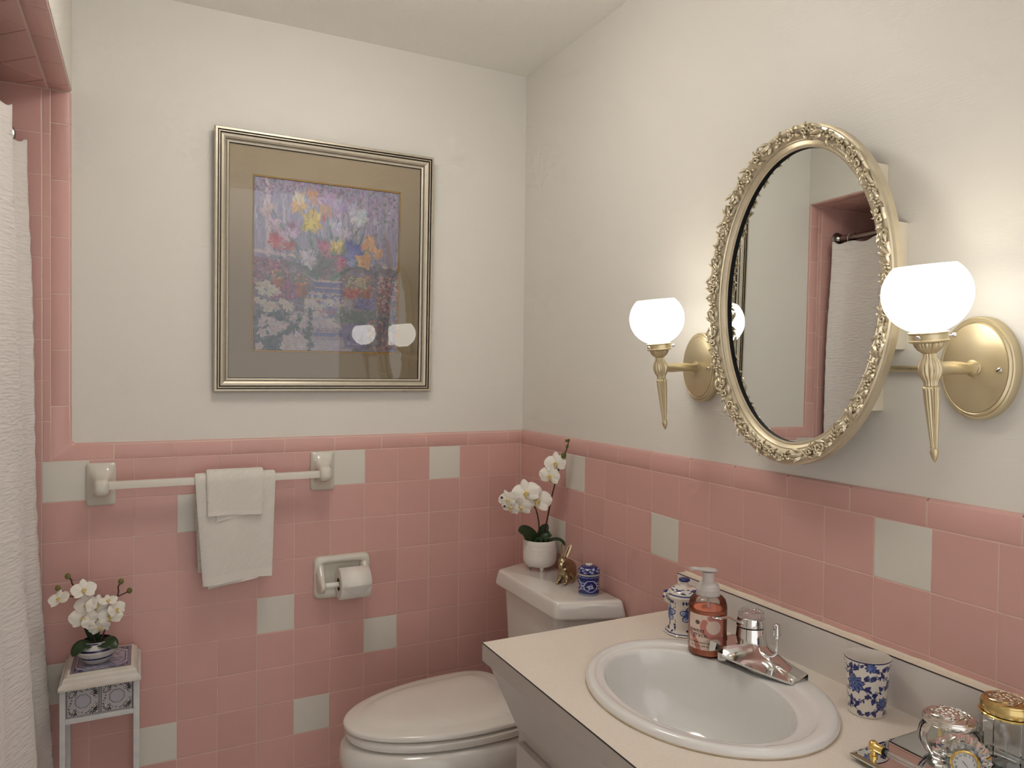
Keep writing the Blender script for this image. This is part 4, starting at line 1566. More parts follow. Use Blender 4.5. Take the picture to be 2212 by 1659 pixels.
for C_, A_t, B_b, lz, U_, dp in SEC:
    C_, A_t, B_b, U_ = map(np.array, (C_, A_t, B_b, U_))
    ring = [C_, A_t]
    for w_ in (.25, .5, .75):
        ring.append(A_t * (1 - w_) + B_b * w_ + np.array((.45, .35, -.8)) * dp * math.sin(PI * w_))
    ring += [B_b, np.array((B_b[0] + .001, B_b[1], lz)), U_, np.array((.022 if C_[1] > -.1 else .018, C_[1], 0.0))]
    cols_.append(ring)
rails_ = [smooth_path([c_[i] for c_ in cols_], 5) for i in range(len(cols_[0]))]
for sgn in (1, -1):
    rings = [[(r_[k][0], min(r_[k][1], 0.0) * sgn, max(r_[k][2], 0.0)) for r_ in rails_[:-1]] for k in range(len(rails_[0]))]
    if sgn < 0:      # the far arm stays narrow beside the soap bottle
        rings = [[(max(p[0], -.012) if p[1] > .026 else p[0], p[1], p[2]) for p in r_] for r_ in rings]
    v, f = loft(rings, False, False, False)
    n_ = len(rings[0])
    f.append(tuple(range(n_)))
    f.append(tuple((len(rings) - 1) * n_ + i for i in range(n_)))
    bk = [rings[k][0] for k in range(12, len(rings))]
    o_ = len(v)
    v = list(v) + bk + [(p[0] + .001, p[1], 0.0) for p in bk]
    m_ = len(bk)
    f += [(o_ + i, o_ + i + 1, o_ + m_ + i + 1, o_ + m_ + i) for i in range(m_ - 1)]
    bmx = bmesh.new()
    vs_ = [bmx.verts.new(tuple(map(float, p))) for p in v]
    for q_ in f:
        try:
            bmx.faces.new([vs_[i] for i in q_])
        except ValueError:
            pass
    bmesh.ops.remove_doubles(bmx, verts=bmx.verts, dist=1e-5)
    bmobj('spout_half', bmx, M_CHROME, fc, .5)
v, f = lathe([(.0095, 0), (.0102, .002), (.0102, .012), (.009, .014)], 24)
mesh('aerator', v, f, M_CHROME, fc, .6, T(-.070, 0, .0125))
VZ = T(.004, 0, .0320) @ Matrix.Diagonal((.93, .93, .76, 1)) @ T(0, 0, -.028)
v, f = lathe([(.0345, .028), (.0342, .034), (.0330, .038), (.0300, .0720), (.0290, .0740), (.0275, .0745)], 48)
mesh('valve_body', v, f, M_CHROME, fc, .6, VZ)
v, f = lathe([(.0270, .0735), (.0270, .0775)], 40)
mesh('gasket', v, f, M_BLACK, fc, .6, VZ)
v, f = lathe([(.0300, .0770), (.0315, .0780), (.0315, .0800), (.0285, .1000), (.0275, .1010)], 48)
hd = mesh('handle_hub', v, f, M_CHROME, fc, .6, VZ)
v, f = lathe([(.0275, .1005), (.0270, .1080), (.0245, .1150), (.0225, .1165), (.0220, .1150), (.0, .1150)], 60, fn=lambda a, i: 1 + (.025 * math.cos(30 * a) if i in (1, 2) else 0), cap1=False)
mesh('clear_cap', v, f, mat('acrylic_cap', (.93, .92, .90), .06, trans=.85, ior=1.49), fc, .5, VZ)
# lever
lv = []
for x, y, z, w, h in ((-.024, .000, .088, .007, .006), (-.038, .001, .0945, .0065, .0042), (-.052, .003, .1030, .0065, .0036), (-.062, .005, .1070, .0085, .0034), (-.076, .008, .1080, .0105, .0032), (-.088, .010, .1078, .0100, .0030), (-.093, .011, .1076, .006, .0022)):
    lv.append([(x, y + w * math.cos(a), z + h * math.sin(a)) for a in np.linspace(0, 2 * PI, 14, endpoint=False)])
v, f = loft(lv)
mesh('lever', v, f, M_CHROME, fc, .9, T(0, 0, .0320) @ Matrix.Diagonal((.90, 1, .76, 1)) @ T(0, 0, -.028))
v, f = lathe([(.0024, .010), (.0024, .058), (.0046, .059), (.0058, .064), (.0082, .066), (.0076, .071), (.0056, .0885), (.0046, .0895), (0, .090)], 20, cap1=False)
mesh('lift_rod', v, f, M_CHROME, fc, .6, T(.026, -.047, 0) @ Matrix.Diagonal((1, 1, .92, 1)))
v, f = lathe([(.007, 0), (.007, .013), (.004, .016)], 18)
mesh('lift_rod_guide', v, f, M_CHROME, fc, .6, T(.026, -.047, 0) @ Matrix.Diagonal((1, 1, .92, 1)))

# ------------------------------------------------------------------ text bent on a cylinder or laid flat
def text_vf(s, size, res=3):
    cu = bpy.data.curves.new('lettering', 'FONT')
    cu.body = s
    cu.size = size
    cu.align_x = 'CENTER'
    cu.resolution_u = res
    o = bpy.data.objects.new('lettering', cu)
    COL.objects.link(o)
    dg = bpy.context.evaluated_depsgraph_get()
    me = bpy.data.meshes.new_from_object(o.evaluated_get(dg))
    V1 = [tuple(v.co) for v in me.vertices]
    F1 = [tuple(p.vertices) for p in me.polygons]
    bpy.data.objects.remove(o)
    bpy.data.curves.remove(cu)
    bpy.data.meshes.remove(me)
    return V1, F1


# ------------------------------------------------------------------ soap dispenser
def build_soap():
    t = thing('soap_dispenser', 'clear pump bottle of coral hand soap with a pale pink label', 'soap dispenser', (-.165, -1.150, CT + .0098))
    R = .0385
    prof = [(.0, .0015), (.030, .0), (.0360, .002), (R, .006), (R, .098), (R - .001, .104), (.0345, .1125), (.0285, .1185), (.0225, .1215), (.0205, .1235), (.0205, .128)]
    m_b = mat_pane('bottle_plastic', (.96, .93, .91), 1.45, 1.0)
    v, f = lathe(prof, 56, cap0=False, cap1=False)
    mesh('bottle', v, f, m_b, t, .8)
    liq = [(.0, .0025), (.029, .0020), (.0355, .0045), (R - .0015, .008), (R - .0015, .093), (.0, .0935)]
    v, f = lathe(liq, 48, cap0=False, cap1=False)
    mesh('soap', v, f, mat('coral_soap', (.90, .27, .13), .2, sss=.6, coat=.2), t, .8)
    # label wrapped round the front; centre faces the camera
    ca = math.atan2(-2.294 + 1.150, -1.2 + .165) - .12
    cv = Canvas(220, 240, .92, (222, 196, 180))
    for k in range(90):
        q = k / 89
        a = 2.6 + q * 5.6
        cv.ell(.67 + .26 * math.cos(a), .66 + .27 * math.sin(a), .075, .075, (196, 128, 116))
    cv.line([(.0, .52), (.10, .40), (.24, .20), (.30, .0)], .125, (196, 128, 116))
    cv.ell(.27, .775, .058, .058, (66, 50, 52))
    cv.ell(.27, .775, .045, .045, (120, 100, 98))
    cv.ell(.27, .775, .040, .040, (66, 50, 52))
    cv.line([(.24, .79), (.30, .79)], .012, (140, 120, 116))
    cv.line([(.24, .765), (.30, .765)], .012, (140, 120, 116))
    span = 1.95
    z0, z1 = .0175, .0880
    RL = R + .0004

    def surf(u, vv):
        a = ca - span / 2 + u * span
        return np.stack([RL * np.cos(a), RL * np.sin(a), z0 + vv * (z1 - z0)], 1)
    lab = painted('label', surf, 90, 96, cv, mat_paint('label_paper', .5), t)
    mk = mat('label_ink', (.035, .022, .024), .5)

    def put(s, size, au, az, weight=1.0):
        V1, F1 = text_vf(s, size)
        out = []
        for x, y, z in V1:
            a = ca + au + x / RL
            out.append(((RL + .0003) * math.cos(a), (RL + .0003) * math.sin(a), az + y))
        mesh('lettering', out, F1, mk, lab)
    put('sweet', .0135, -.43, .0520)
    put('grace.', .0135, -.24, .0435)
    put('FOAMING HAND SOAP', .0050, -.27, .0300)
    put('16.6 FL OZ (490 mL)', .0047, -.27, .0235)
    m_p = mat('pump_plastic', (.76, .70, .66), .30, trans=.25, ior=1.3)
    v, f = lathe([(.0215, .1190), (.0240, .1195), (.0240, .1330), (.0225, .1340), (.0222, .1350), (.0215, .1400), (.0180, .1440), (.0130, .1465), (.0130, .1480)], 44)
    mesh('pump_collar', v, f, m_p, t, .6)
    v, f = lathe([(.0128, .1470), (.0120, .1500), (.0118, .1650), (.0125, .1670)], 28)
    mesh('pump_stem', v, f, m_p, t, .6)
    hd = []
    d = ca + 2.88 + PI   # nozzle direction
    da = math.radians(176)
    for q, w, z, h in ((-.018, .006, .1685, .003), (-.016, .0115, .1690, .0035), (-.006, .0150, .1700, .0042), (.006, .0140, .1712, .0042), (.018, .0100, .1732, .0040), (.030, .0078, .1756, .0038), (.040, .0068, .1772, .0036), (.0435, .0064, .1772, .0042)):
        hd.append([(q * math.cos(da) - w * math.cos(a) * math.sin(da), q * math.sin(da) + w * math.cos(a) * math.cos(da), z + h * math.sin(a)) for a in np.linspace(0, 2 * PI, 16, endpoint=False)])
    v, f = loft(hd)
    mesh('pump_head', v, f, m_p, t, .9)
    v, f = tube_vf([(0, 0, .125), (.002, 0, .07), (.006, 0, .006)], .0022, 8)
    mesh('dip_tube', v, f, m_p, t, .9)
    return t


build_soap()

# ------------------------------------------------------------------ blue and white wares
BLUE, BLUE2, BLUE3 = (26, 34, 96), (44, 62, 130), (96, 116, 170)
CHINA = (222, 214, 204)
M_GLAZE = mat_paint('blue_white_glaze', .12, .5)


def scroll_leaf(c, x, y, ang, s, col=BLUE, col2=BLUE2):
    c.leaf(x, y, ang, s, s * .30, col)
    c.leaf(x + .2 * s * math.cos(ang), y + .2 * s * math.sin(ang), ang, s * .55, s * .14, col2)
    c.leaf(x, y, ang + .75, s * .6, s * .17, col)
    c.leaf(x, y, ang - .75, s * .6, s * .17, col)


def curl(c, x, y, ang, s, flip, col=BLUE):
    pts = []
    for i in range(9):
        q = i / 8
        a = ang + flip * q * 4.2
        r = s * (1 - .75 * q)
        pts.append((x + s * math.cos(ang + PI) + r * math.cos(a), y + s * math.sin(ang + PI) + r * math.sin(a)))
    c.curve(pts, s * .22, col, 1, -.6, 3)
    c.ell(pts[-1][0], pts[-1][1], s * .26, s * .26, col)


def paint_tumbler():
    A = 2.2
    c = Canvas(760, 346, A, CHINA)
    R = random.Random(21)
    # winding vines with leaves, curls and peonies
    for k in range(5):
        ph = k * 2.4
        pts = [(A * i / 48, .09 + k * .205 + .060 * math.sin(i / 48 * 2 * PI * 4 + ph)) for i in range(49)]
        c.curve(pts, .013, BLUE, 1, 0, 3)
        for i in range(1, 48):
            x, y = pts[i]
            up = 1 if i % 2 else -1
            a = up * (PI / 2) + R.uniform(-.8, .8)
            if i % 3 == 0:
                scroll_leaf(c, x, y, a, R.uniform(.10, .13))
            elif i % 3 == 1:
                curl(c, x + .035 * math.cos(a), y + .035 * math.sin(a), a, .048, up)
            else:
                c.leaf(x, y, a, .075, .020, BLUE)
    for x, y, s in ((.22, .58, .19), (.72, .24, .14), (1.00, .80, .14), (1.42, .46, .18), (1.85, .78, .15), (2.02, .28, .14), (.48, .92, .10)):
        for n, sc, col in ((9, 1.0, BLUE), (9, .84, BLUE3), (8, .68, BLUE), (7, .55, (70, 92, 156)), (6, .36, BLUE2), (5, .24, (150, 164, 200))):
            off = R.uniform(0, 1)
            for i in range(n):
                a = off + i * 2 * PI / n
                c.leaf(x, y, a, s * sc, s * sc * .30, col)
        c.ell(x, y, s * .12, s * .12, BLUE)
    return c


def build_tumbler():
    t = thing('tumbler', 'white porcelain tumbler with blue vine and peony pattern on the worktop', 'tumbler', (-.079, -1.4555, CT))
    H = .098

    def surf(u, v):
        a = u * 2 * PI + 2.6
        r = .0300 + .0068 * v ** 1.15
        return np.stack([r * 1.06 * np.cos(a), r * .97 * np.sin(a), .0035 + v * (H - .0055)], 1)
    painted('tumbler_wall', surf, 330, 150, paint_tumbler(), M_GLAZE, t)
    m = mat('china', rgb(*CHINA), .12, coat=.5)
    v, f = lathe([(.0368, .0963), (.0366, .0976), (.0354, .0976), (.0345, .090), (.0285, .006), (.0, .005)], 64, sx=1.06, sy=.97, cap0=False, cap1=False)
    mesh('inner_wall', v, f, m, t, .9)
    v, f = lathe([(.0369, .0955), (.0372, .0968), (.0368, .0975)], 64, sx=1.06, sy=.97, cap0=False, cap1=False)
    mesh('rim_line', v, f, mat('cobalt', rgb(20, 24, 70), .15), t, .9)
    v, f = lathe([(.0, .002), (.024, .002), (.025, .0), (.0285, .0), (.0298, .0016), (.0301, .0037)], 64, sx=1.06, sy=.97, cap0=False, cap1=False)
    mesh('foot', v, f, m, t, .9)
    return t


build_tumbler()


def build_lidded_jar():
    t = thing('lidded_jar', 'white china jar with blue flowers and a blue-knobbed lid behind the soap bottle', 'jar', (-.112, -1.014, CT))
    A = 2.1
    c = Canvas(560, 270, A, CHINA)
    R = random.Random(3)
    c.line([(0, .045), (A, .045)], .020, BLUE)
    for k in range(4):
        x = .02 + k * A / 4 + .28
        # big five-petal flower with stem
        y = .58
        for i in range(5):
            a = PI / 2 + i * 2 * PI / 5
            c.ell(x + .12 * math.cos(a), y + .13 * math.sin(a), .10, .088, BLUE, a)
            c.ell(x + .12 * math.cos(a), y + .13 * math.sin(a), .088, .074, BLUE3, a)
            c.ell(x + .155 * math.cos(a), y + .165 * math.sin(a), .050, .050, (176, 186, 212), a)
            c.line([(x, y), (x + .16 * math.cos(a), y + .17 * math.sin(a))], .012, BLUE2)
        c.ell(x, y, .036, .036, BLUE)
        c.ell(x, y, .018, .018, (200, 200, 210))
        c.curve([(x + .02, y - .12), (x + .05, y - .28), (x + .0, y - .44)], .05, BLUE2, 1, .5)
        for a in (-2.6, -2.2, -1.6, -.9):
            c.leaf(x, y - .40, a, .10, .022, BLUE)
        for i in range(9):
            px, py = x + .20 + R.uniform(-.04, .06), R.uniform(.12, .40)
            c.leaf(px, py, R.uniform(0, 6.3), .085, .022, BLUE)
        c.curve([(x + .20, .12), (x + .24, .26), (x + .20, .42)], .012, BLUE)
        for px, py in ((x + .20, .72), (x + .27, .60), (x + .24, .86)):
            for q in range(12):
                a = q / 11 * 5.4
                c.ell(px + .04 * math.cos(a), py + .05 * math.sin(a), .009, .009, BLUE)
        for i in range(7):
            c.leaf(x - .14 + i * .05, .96, -PI / 2 + R.uniform(-.5, .5), .12, .024, BLUE)

    def surf(u, v):
        a = u * 2 * PI + 3.5
        r = .0348 + .0085 * np.clip(1 - v / .20, 0, 1) ** 2 + .003 * np.clip((v - .75) / .25, 0, 1) ** 2 + .0012 * np.cos(12 * a) * np.clip(1 - v / .12, 0, 1)
        return np.stack([r * np.cos(a), r * np.sin(a), .0015 + v * .080], 1)
    painted('jar_body', surf, 280, 130, c, M_GLAZE, t)
    m = mat('china', rgb(*CHINA), .12, coat=.5)
    v, f = lathe([(.037, .0810), (.0402, .0815), (.0412, .0840), (.0402, .0862), (.037, .0868), (.0, .0868)], 56, cap0=False, cap1=False)
    mesh('jar_rim', v, f, m, t, .9)
    c2 = Canvas(420, 80, A, CHINA)
    c2.line([(0, .07), (A, .07)], .10, BLUE2)
    for k in range(6):
        x = k * A / 6 + .17
        c2.curve([(x - .12, .35), (x, .5), (x + .12, .45)], .03, BLUE)
        for i in range(6):
            c2.leaf(x + R.uniform(-.1, .1), .3 + R.uniform(0, .4), R.uniform(0, 6.3), .13, .05, BLUE)

    def surf2(u, v):
        a = u * 2 * PI
        r = .0362 * np.cos(v * PI / 2 * .80)
        return np.stack([r * np.cos(a), r * np.sin(a), .0868 + .0165 * np.sin(v * PI / 2)], 1)
    lid = painted('lid', surf2, 200, 40, c2, M_GLAZE, t)
    v, f = lathe([(.013, .1025), (.0105, .106), (.0085, .112), (.0085, .1145)], 28, cap0=False, cap1=False)
    mesh('knob_neck', v, f, m, lid, .9)
    v, f = lathe([(.0085, .1140), (.0120, .1155), (.0130, .1180), (.0120, .1205), (.008, .1220), (.0, .1225)], 28, cap0=True, cap1=False)
    mesh('knob', v, f, mat('cobalt_glaze', rgb(24, 34, 104), .12, coat=.4), lid, .9)
    # small leaf-shaped ear at the rim
    pts = smooth_path([(-.036, .006, .070), (-.044, .009, .076), (-.047, .010, .086), (-.043, .010, .094), (-.038, .008, .090)], 5)
    v, f = tube_vf(pts, lambda q: .0042 - .001 * q, 10)
    ear = mesh('ear_handle', v, f, m, t, .9)
    for p in ((-.0440, .0100, .0950), (-.0470, .010, .0840)):
        v, f = sphere_vf(p, (.006, .0035, .0034), 12, 8)
        mesh('ear_leaf', v, f, mat('cobalt_glaze', rgb(24, 34, 104), .12, coat=.4), ear, True)
    return t


build_lidded_jar()


def build_ginger_jar():
    t = thing('ginger_jar', 'small cobalt blue jar with white scrolls and round lid on the toilet tank', 'jar', (-.064, -.548, .7705))
    A = 2.3
    c = Canvas(460, 200, A, (28, 36, 104))
    Wc = (196, 202, 220)
    R = random.Random(8)
    c.line([(0, .03), (A, .03)], .07, (210, 206, 200))
    c.line([(0, .10), (A, .10)], .03, (90, 110, 170))
    for k in range(14):
        x = k * A / 14
        c.curve([(x, .90), (x + .06, .95), (x + .12, .90), (x + .165, .95)], .025, (130, 146, 190))
    for k in range(4):
        x = (k + .5) * A / 4
        c.curve([(x - .20, .62), (x - .12, .74), (x, .76), (x + .12, .74), (x + .20, .62)], .035, Wc)
        c.curve([(x - .20, .62), (x - .24, .45), (x - .16, .28), (x, .20), (x + .16, .28), (x + .24, .45), (x + .20, .62)], .03, Wc)
        for i in range(8):
            c.leaf(x, .45, i * PI / 4 + .3, .15 if i % 2 else .10, .030, Wc)
        c.ell(x, .45, .03, .03, (28, 36, 104))
        for sx in (-1, 1):
            curl(c, x + sx * .27, .70, PI / 2, .06, sx, Wc)
            curl(c, x + sx * .27, .28, -PI / 2, .06, -sx, Wc)
            c.ell(x + sx * .29, .50, .028, .045, Wc)
        for i in range(10):
            c.leaf(x + R.uniform(-.18, .18), R.uniform(.25, .7), R.uniform(0, 6.3), .06, .014, Wc)

    def surf(u, v):
        a = u * 2 * PI + .4
        r = .0297 + .0008 * np.sin(v * PI) - .0035 * np.clip(1 - v / .05, 0, 1) ** 2
        return np.stack([r * np.cos(a), r * np.sin(a), .0 + v * .0555], 1)
    painted('jar_body', surf, 230, 100, c, M_GLAZE, t)
    m = mat('china', rgb(*CHINA), .12, coat=.5)
    v, f = lathe([(.026, .0005), (.0, .0005)], 40, cap0=False, cap1=False)
    mesh('jar_foot', v, f, m, t)
    c2 = Canvas(400, 90, A, (28, 36, 104))
    c2.line([(0, .05), (A, .05)], .16, (206, 200, 186))
    for k in range(9):
        x = (k + .5) * A / 9
        curl(c2, x, .45, .5, .09, 1 if k % 2 else -1, Wc)
        for i in range(4):
            c2.leaf(x + .06, .6, R.uniform(0, 6.3), .12, .03, Wc)
        c2.leaf(x - .08, .30, R.uniform(-.6, .6), .14, .04, Wc)

    def surf2(u, v):
        a = u * 2 * PI
        q = np.clip((v - .25) / .75, 0, 1)
        r = .0312 * np.cos(q * PI / 2 * .86) ** .75
        return np.stack([r * np.cos(a), r * np.sin(a), .0558 + .008 * np.clip(v / .25, 0, 1) + .0165 * np.sin(q * PI / 2)], 1)
    lid = painted('lid', surf2, 220, 56, c2, M_GLAZE, t)
    v, f = lathe([(.008, .0785), (.0100, .0815), (.0105, .0835), (.0085, .0862), (.004, .0868), (.0, .0868)], 28, cap0=False, cap1=False)
    kb = mesh('lid_button', v, f, m, lid, .9)
    for i in range(4):
        a = i * PI / 2 + .4
        v, f = sphere_vf((.0045 * math.cos(a), .0045 * math.sin(a), .0864), (.0026, .0026, .0009), 10, 6)
        mesh('petal_mark', v, f, mat('cobalt', rgb(20, 24, 70), .15), kb, True)
    return t


build_ginger_jar()


# ------------------------------------------------------------------ mirrored tray and the things on it
TZ = .8325
tr = thing('mirror_tray', 'mirrored vanity tray with clear rod rail and gold corner posts', 'tray', (-.145, -1.71, CT))
m_tray = mat('tray_mirror', (.74, .77, .75), .01, 1.0)
rings = []
for ins_, z in ((0.0, .0085), (0.0, .0105), (.006, .0125), (.0061, .0125)):
    rings.append([(-.0985 + ins_, .160 - ins_, z), (-.0985 + ins_, -.160 + ins_, z), (.0985 - ins_, -.160 + ins_, z), (.0985 - ins_, .160 - ins_, z)])
v, f = loft(rings)
mesh('mirror_plate', v, f, m_tray, tr, False)
box('glass_edge', -.0980, .0980, -.1595, .1595, .0072, .0086, mat('green_glass_edge', (.12, .20, .17), .1), tr)
for sx in (-1, 1):
    for sy in (-1, 1):
        v, f = lathe([(.008, 0), (.008, .006), (.006, .0074)], 16)
        mesh('foot', v, f, M_GOLD, tr, .7, T(sx * .082, sy * .14, 0))
for sx in (-1, 1):
    rail = mesh('rail_rod', *tube_vf([(sx * .078, .128, .0285), (sx * .078, 0, .0285), (sx * .078, -.128, .0285)], .0043, 14), mat('acrylic_rod', (.95, .95, .94), .05, trans=.9, ior=1.3), tr, .9)
    for sy in (-1, 1):
        V1 = merge([lathe([(.0062, .0125), (.0062, .0150), (.0040, .0160), (.0040, .0215), (.0062, .0225), (.0070, .0240), (.0074, .0285), (.0066, .0335), (.0040, .0360), (0, .0365)], 22, cap1=False)])
        mesh('rail_post', *V1, M_GOLD, rail, .7, T(sx * .078, sy * .134, 0))
        V1 = lathe([(.0062, 0), (.0062, .016), (.0056, .0175)], 20)
        mesh('rail_sleeve', *V1, M_GOLD, rail, .6, T(sx * .078, sy * .134, .0285) @ Matrix.Rotation(sy * PI / 2, 4, 'X'))
        V1 = lathe([(.0058, .0170), (.0058, .0205)], 20)
        mesh('rail_ring', *V1, M_BLACK, rail, .6, T(sx * .078, sy * .134, .0285) @ Matrix.Rotation(sy * PI / 2, 4, 'X'))


def ornate_lid(t, z, r, h, material, seed, dome=.004, skirt_mat=None):
    """lid with rolled rim and embossed swirls"""
    v, f = lathe([(r * .97, z), (r * 1.03, z + .001), (r * 1.05, z + h * .25), (r * 1.045, z + h * .6), (r * .99, z + h * .85), (r * .96, z + h * .86), (r * .93, z + h), (r * .86, z + h + .0005),
                  (r * .84, z + h - .0004), (r * .5, z + h + dome * .7), (.0, z + h + dome)], 56, cap0=True, cap1=False)
    lid = mesh('lid', v, f, skirt_mat or material, t, .6)
    R = random.Random(seed)
    parts = []
    zz = lambda q: z + h + dome * (1 - (q / r) ** 2) - .0002
    for k in range(7):
        a0 = k * 2 * PI / 7
        pts = []
        for i in range(14):
            q = i / 13
            rad = r * (.80 - .30 * q)
            a = a0 + q * 1.15
            pts.append((rad * math.cos(a), rad * math.sin(a), zz(rad)))
        parts.append(tube_vf(pts, lambda q: .0014 * (1 - .5 * q), 6))
        cx, cy = r * .46 * math.cos(a0 + 1.3), r * .46 * math.sin(a0 + 1.3)
        pts = [(cx + (.0052 - .0032 * i / 13) * math.cos(i * .75), cy + (.0052 - .0032 * i / 13) * math.sin(i * .75), zz(r * .46)) for i in range(14)]
        parts.append(tube_vf(pts, .0009, 5))
        parts.append(sphere_vf((r * .66 * math.cos(a0 + .3), r * .66 * math.sin(a0 + .3), zz(r * .66)), (.0022, .0022, .0016), 8, 6))
    parts.append(sphere_vf((0, 0, zz(0)), (.0046, .0046, .0022), 12, 8))
    for k in range(6):
        parts.append(sphere_vf((.0085 * math.cos(k * PI / 3), .0085 * math.sin(k * PI / 3), zz(.008)), (.0028, .0028, .0014), 8, 6))
    v, f = merge(parts)
    mesh('embossing', v, f, material, lid, .9)
    return lid


cj = thing('crystal_jar', 'squat cut-crystal jar with swirled silver lid on the mirrored tray', 'jar', (-.122, -1.627, TZ))
sw = lambda a, i: 1 + .022 * abs(math.sin(10 * a + i * .35))
v, f = lathe([(.0, .0005), (.022, .0005), (.0255, .002), (.0330, .010), (.0395, .022), (.0410, .032), (.0385, .043), (.0335, .050), (.0320, .053),
              (.0295, .053), (.0305, .049), (.0345, .042), (.0362, .032), (.0345, .022), (.028, .012), (.0, .010)], 80, fn=lambda a, i: sw(a, i) if 2 < i < 8 else 1.0, cap0=False, cap1=False)
mesh('jar_glass', v, f, M_CLEAR, cj, .5)
ornate_lid(cj, .0535, .0350, .0105, M_SILVER, 4, .005)

tj = thing('glass_canister', 'tall cut-glass canister with embossed gold-sided lid on the tray', 'canister', (-.077, -1.683, TZ))
v, f = lathe([(.0, .0005), (.0325, .0005), (.0340, .003), (.0345, .078), (.0335, .082), (.0305, .082), (.0300, .006), (.0, .006)], 12, cap0=False, cap1=False)
mesh('canister_glass', v, f, M_CLEAR, tj, False)
v, f = lathe([(.0325, .0815), (.0360, .0818), (.0366, .0832), (.0352, .0844)], 48)
mesh('lid_flange', v, f, M_GOLD, tj, .6)
ornate_lid(tj, .0845, .0330, .0170, mat('aged_silver', (.60, .50, .40), .22, 1.0), 9, .004, mat('aged_gold', (.62, .47, .20), .22, 1.0))

# small crystal clock leaning on the tray
ck = thing('crystal_clock', 'small scalloped crystal desk clock with gold bezel on the tray', 'clock', (-.172, -1.676, TZ))
faceM = Matrix.Rotation(math.atan2(-2.294 + 1.682, -1.20 + .162) + PI / 2 + .28, 4, 'Z')      # turned to the room
# shell body: fan profile extruded with radial flutes
NB = 72
front, back = [], []
for j in range(NB):
    a = 2 * PI * j / NB
    flu = 1 + .035 * math.cos(24 * a)
    rr = .0345 * flu
    x, z = rr * 1.06 * math.cos(a), .0330 + rr * math.sin(a)
    z = max(z, .0005)
    front.append((x, z))
def shell_ring(k, y, cz=.033):
    return [(x * k, y, cz + (z - cz) * k) for x, z in front]
v, f = loft([shell_ring(.50, -.0125), shell_ring(.62, -.0125), shell_ring(.80, -.0100), shell_ring(1.0, -.0035), shell_ring(1.0, .004), shell_ring(.75, .0120), shell_ring(.4, .0135)])
mesh('crystal_body', v, f, M_CLEAR, ck, .35, faceM)
v, f = lathe([(.0165, 0), (.0185, .001), (.0185, .003), (.0172, .0042), (.0160, .0036), (.0150, .0020), (.0150, .0010)], 48, sx=1, sy=1, cap0=True, cap1=False)
CLK = faceM @ T(.000, -.0128, .034) @ Matrix.Rotation(PI / 2, 4, 'X')
bz = mesh('bezel', v, f, M_GOLD, ck, .6, CLK)
v, f = lathe([(.0155, .0012), (.0, .0013)], 40, cap0=False, cap1=False)
dl = mesh('dial', v, f, mat('dial_white', (.70, .69, .66), .5), ck, False, CLK)
Vt, Ft = [], []
for k in range(12):
    n_ = 12 if k == 0 else k
    V1, F1 = text_vf(str(n_), .0044, 2)
    a = PI / 2 - k * PI / 6
    Vt2 = [(x + .0118 * math.cos(a), y - .0016 + .0118 * math.sin(a), .0015) for x, y, z in V1]
    mesh('numeral', Vt2, F1, M_BLACK, dl)
for a, L in ((2.2, .006), (-.9, .0085)):
    mesh('clock_hand', [(-.0004 * math.sin(a), .0004 * math.cos(a), .0019), (.0004 * math.sin(a), -.0004 * math.cos(a), .0019), (L * math.cos(a), L * math.sin(a), .0019)], [(0, 1, 2)], M_BLACK, dl)

# perfume bottle at the edge, gold ball stopper
pb = thing('perfume_bottle', 'cut crystal perfume bottle with a round gold stopper at the tray edge', 'bottle', (-.120, -1.752, TZ))
v, f = lathe([(.0, .0005), (.020, .0005), (.024, .004), (.0235, .020), (.014, .031), (.008, .034), (.008, .038)], 10, cap0=False, cap1=True)
mesh('bottle_glass', v, f, M_CLEAR, pb, False)
v, f = lathe([(.008, .037), (.0105, .038), (.0105, .041), (.0085, .042), (.0125, .046), (.0148, .053), (.0135, .060), (.008, .066), (.0, .067)], 32, cap1=False)
mesh('stopper', v, f, M_GOLD, pb, .9)

# ------------------------------------------------------------------ orchids
def petal_mesh(L, w, cup, tipw=1.0, n=9, k=7, ruffle=0.0):
    Vp, Fp = [], []
    for i in range(n + 1):
        q = i / n
        wd = w * (math.sin(PI * min(1, .06 + .94 * q ** .9)) ** .55 if q < 1 else .18)
        for j in range(k):
            s = -1 + 2 * j / (k - 1)
            z = cup * (q * q) * .55 + cup * .5 * (s * s) * math.sin(PI * q) + ruffle * math.sin(s * 5 + q * 3) * q
            Vp.append((q * L, s * wd, z))
    for i in range(n):
        for j in range(k - 1):
            Fp.append((i * k + j, i * k + j + 1, (i + 1) * k + j + 1, (i + 1) * k + j))
    me = bpy.data.meshes.new('petal')
    me.from_pydata(Vp, [], Fp)
    me.update()
    me.materials.append(M_PETAL)
    me.polygons.foreach_set('use_smooth', [True] * len(me.polygons))
    return me


PETAL_BROAD = petal_mesh(1.0, .58, -.22, ruffle=.03)
PETAL_SEPAL = petal_mesh(1.0, .34, -.14)
_v, _f = merge([sphere_vf((0, 0, .10), (.13, .10, .16), 10, 7), sphere_vf((.0, -.16, .12), (.12, .14, .12), 10, 7), sphere_vf((.12, -.06, .14), (.09, .07, .10), 8, 6), sphere_vf((-.12, -.06, .14), (.09, .07, .10), 8, 6),
                tube_vf([(.0, -.2, .14), (.0, -.36, .22), (.06, -.46, .20)], .035, 6), tube_vf([(.0, -.2, .14), (.0, -.36, .22), (-.06, -.46, .20)], .035, 6)])


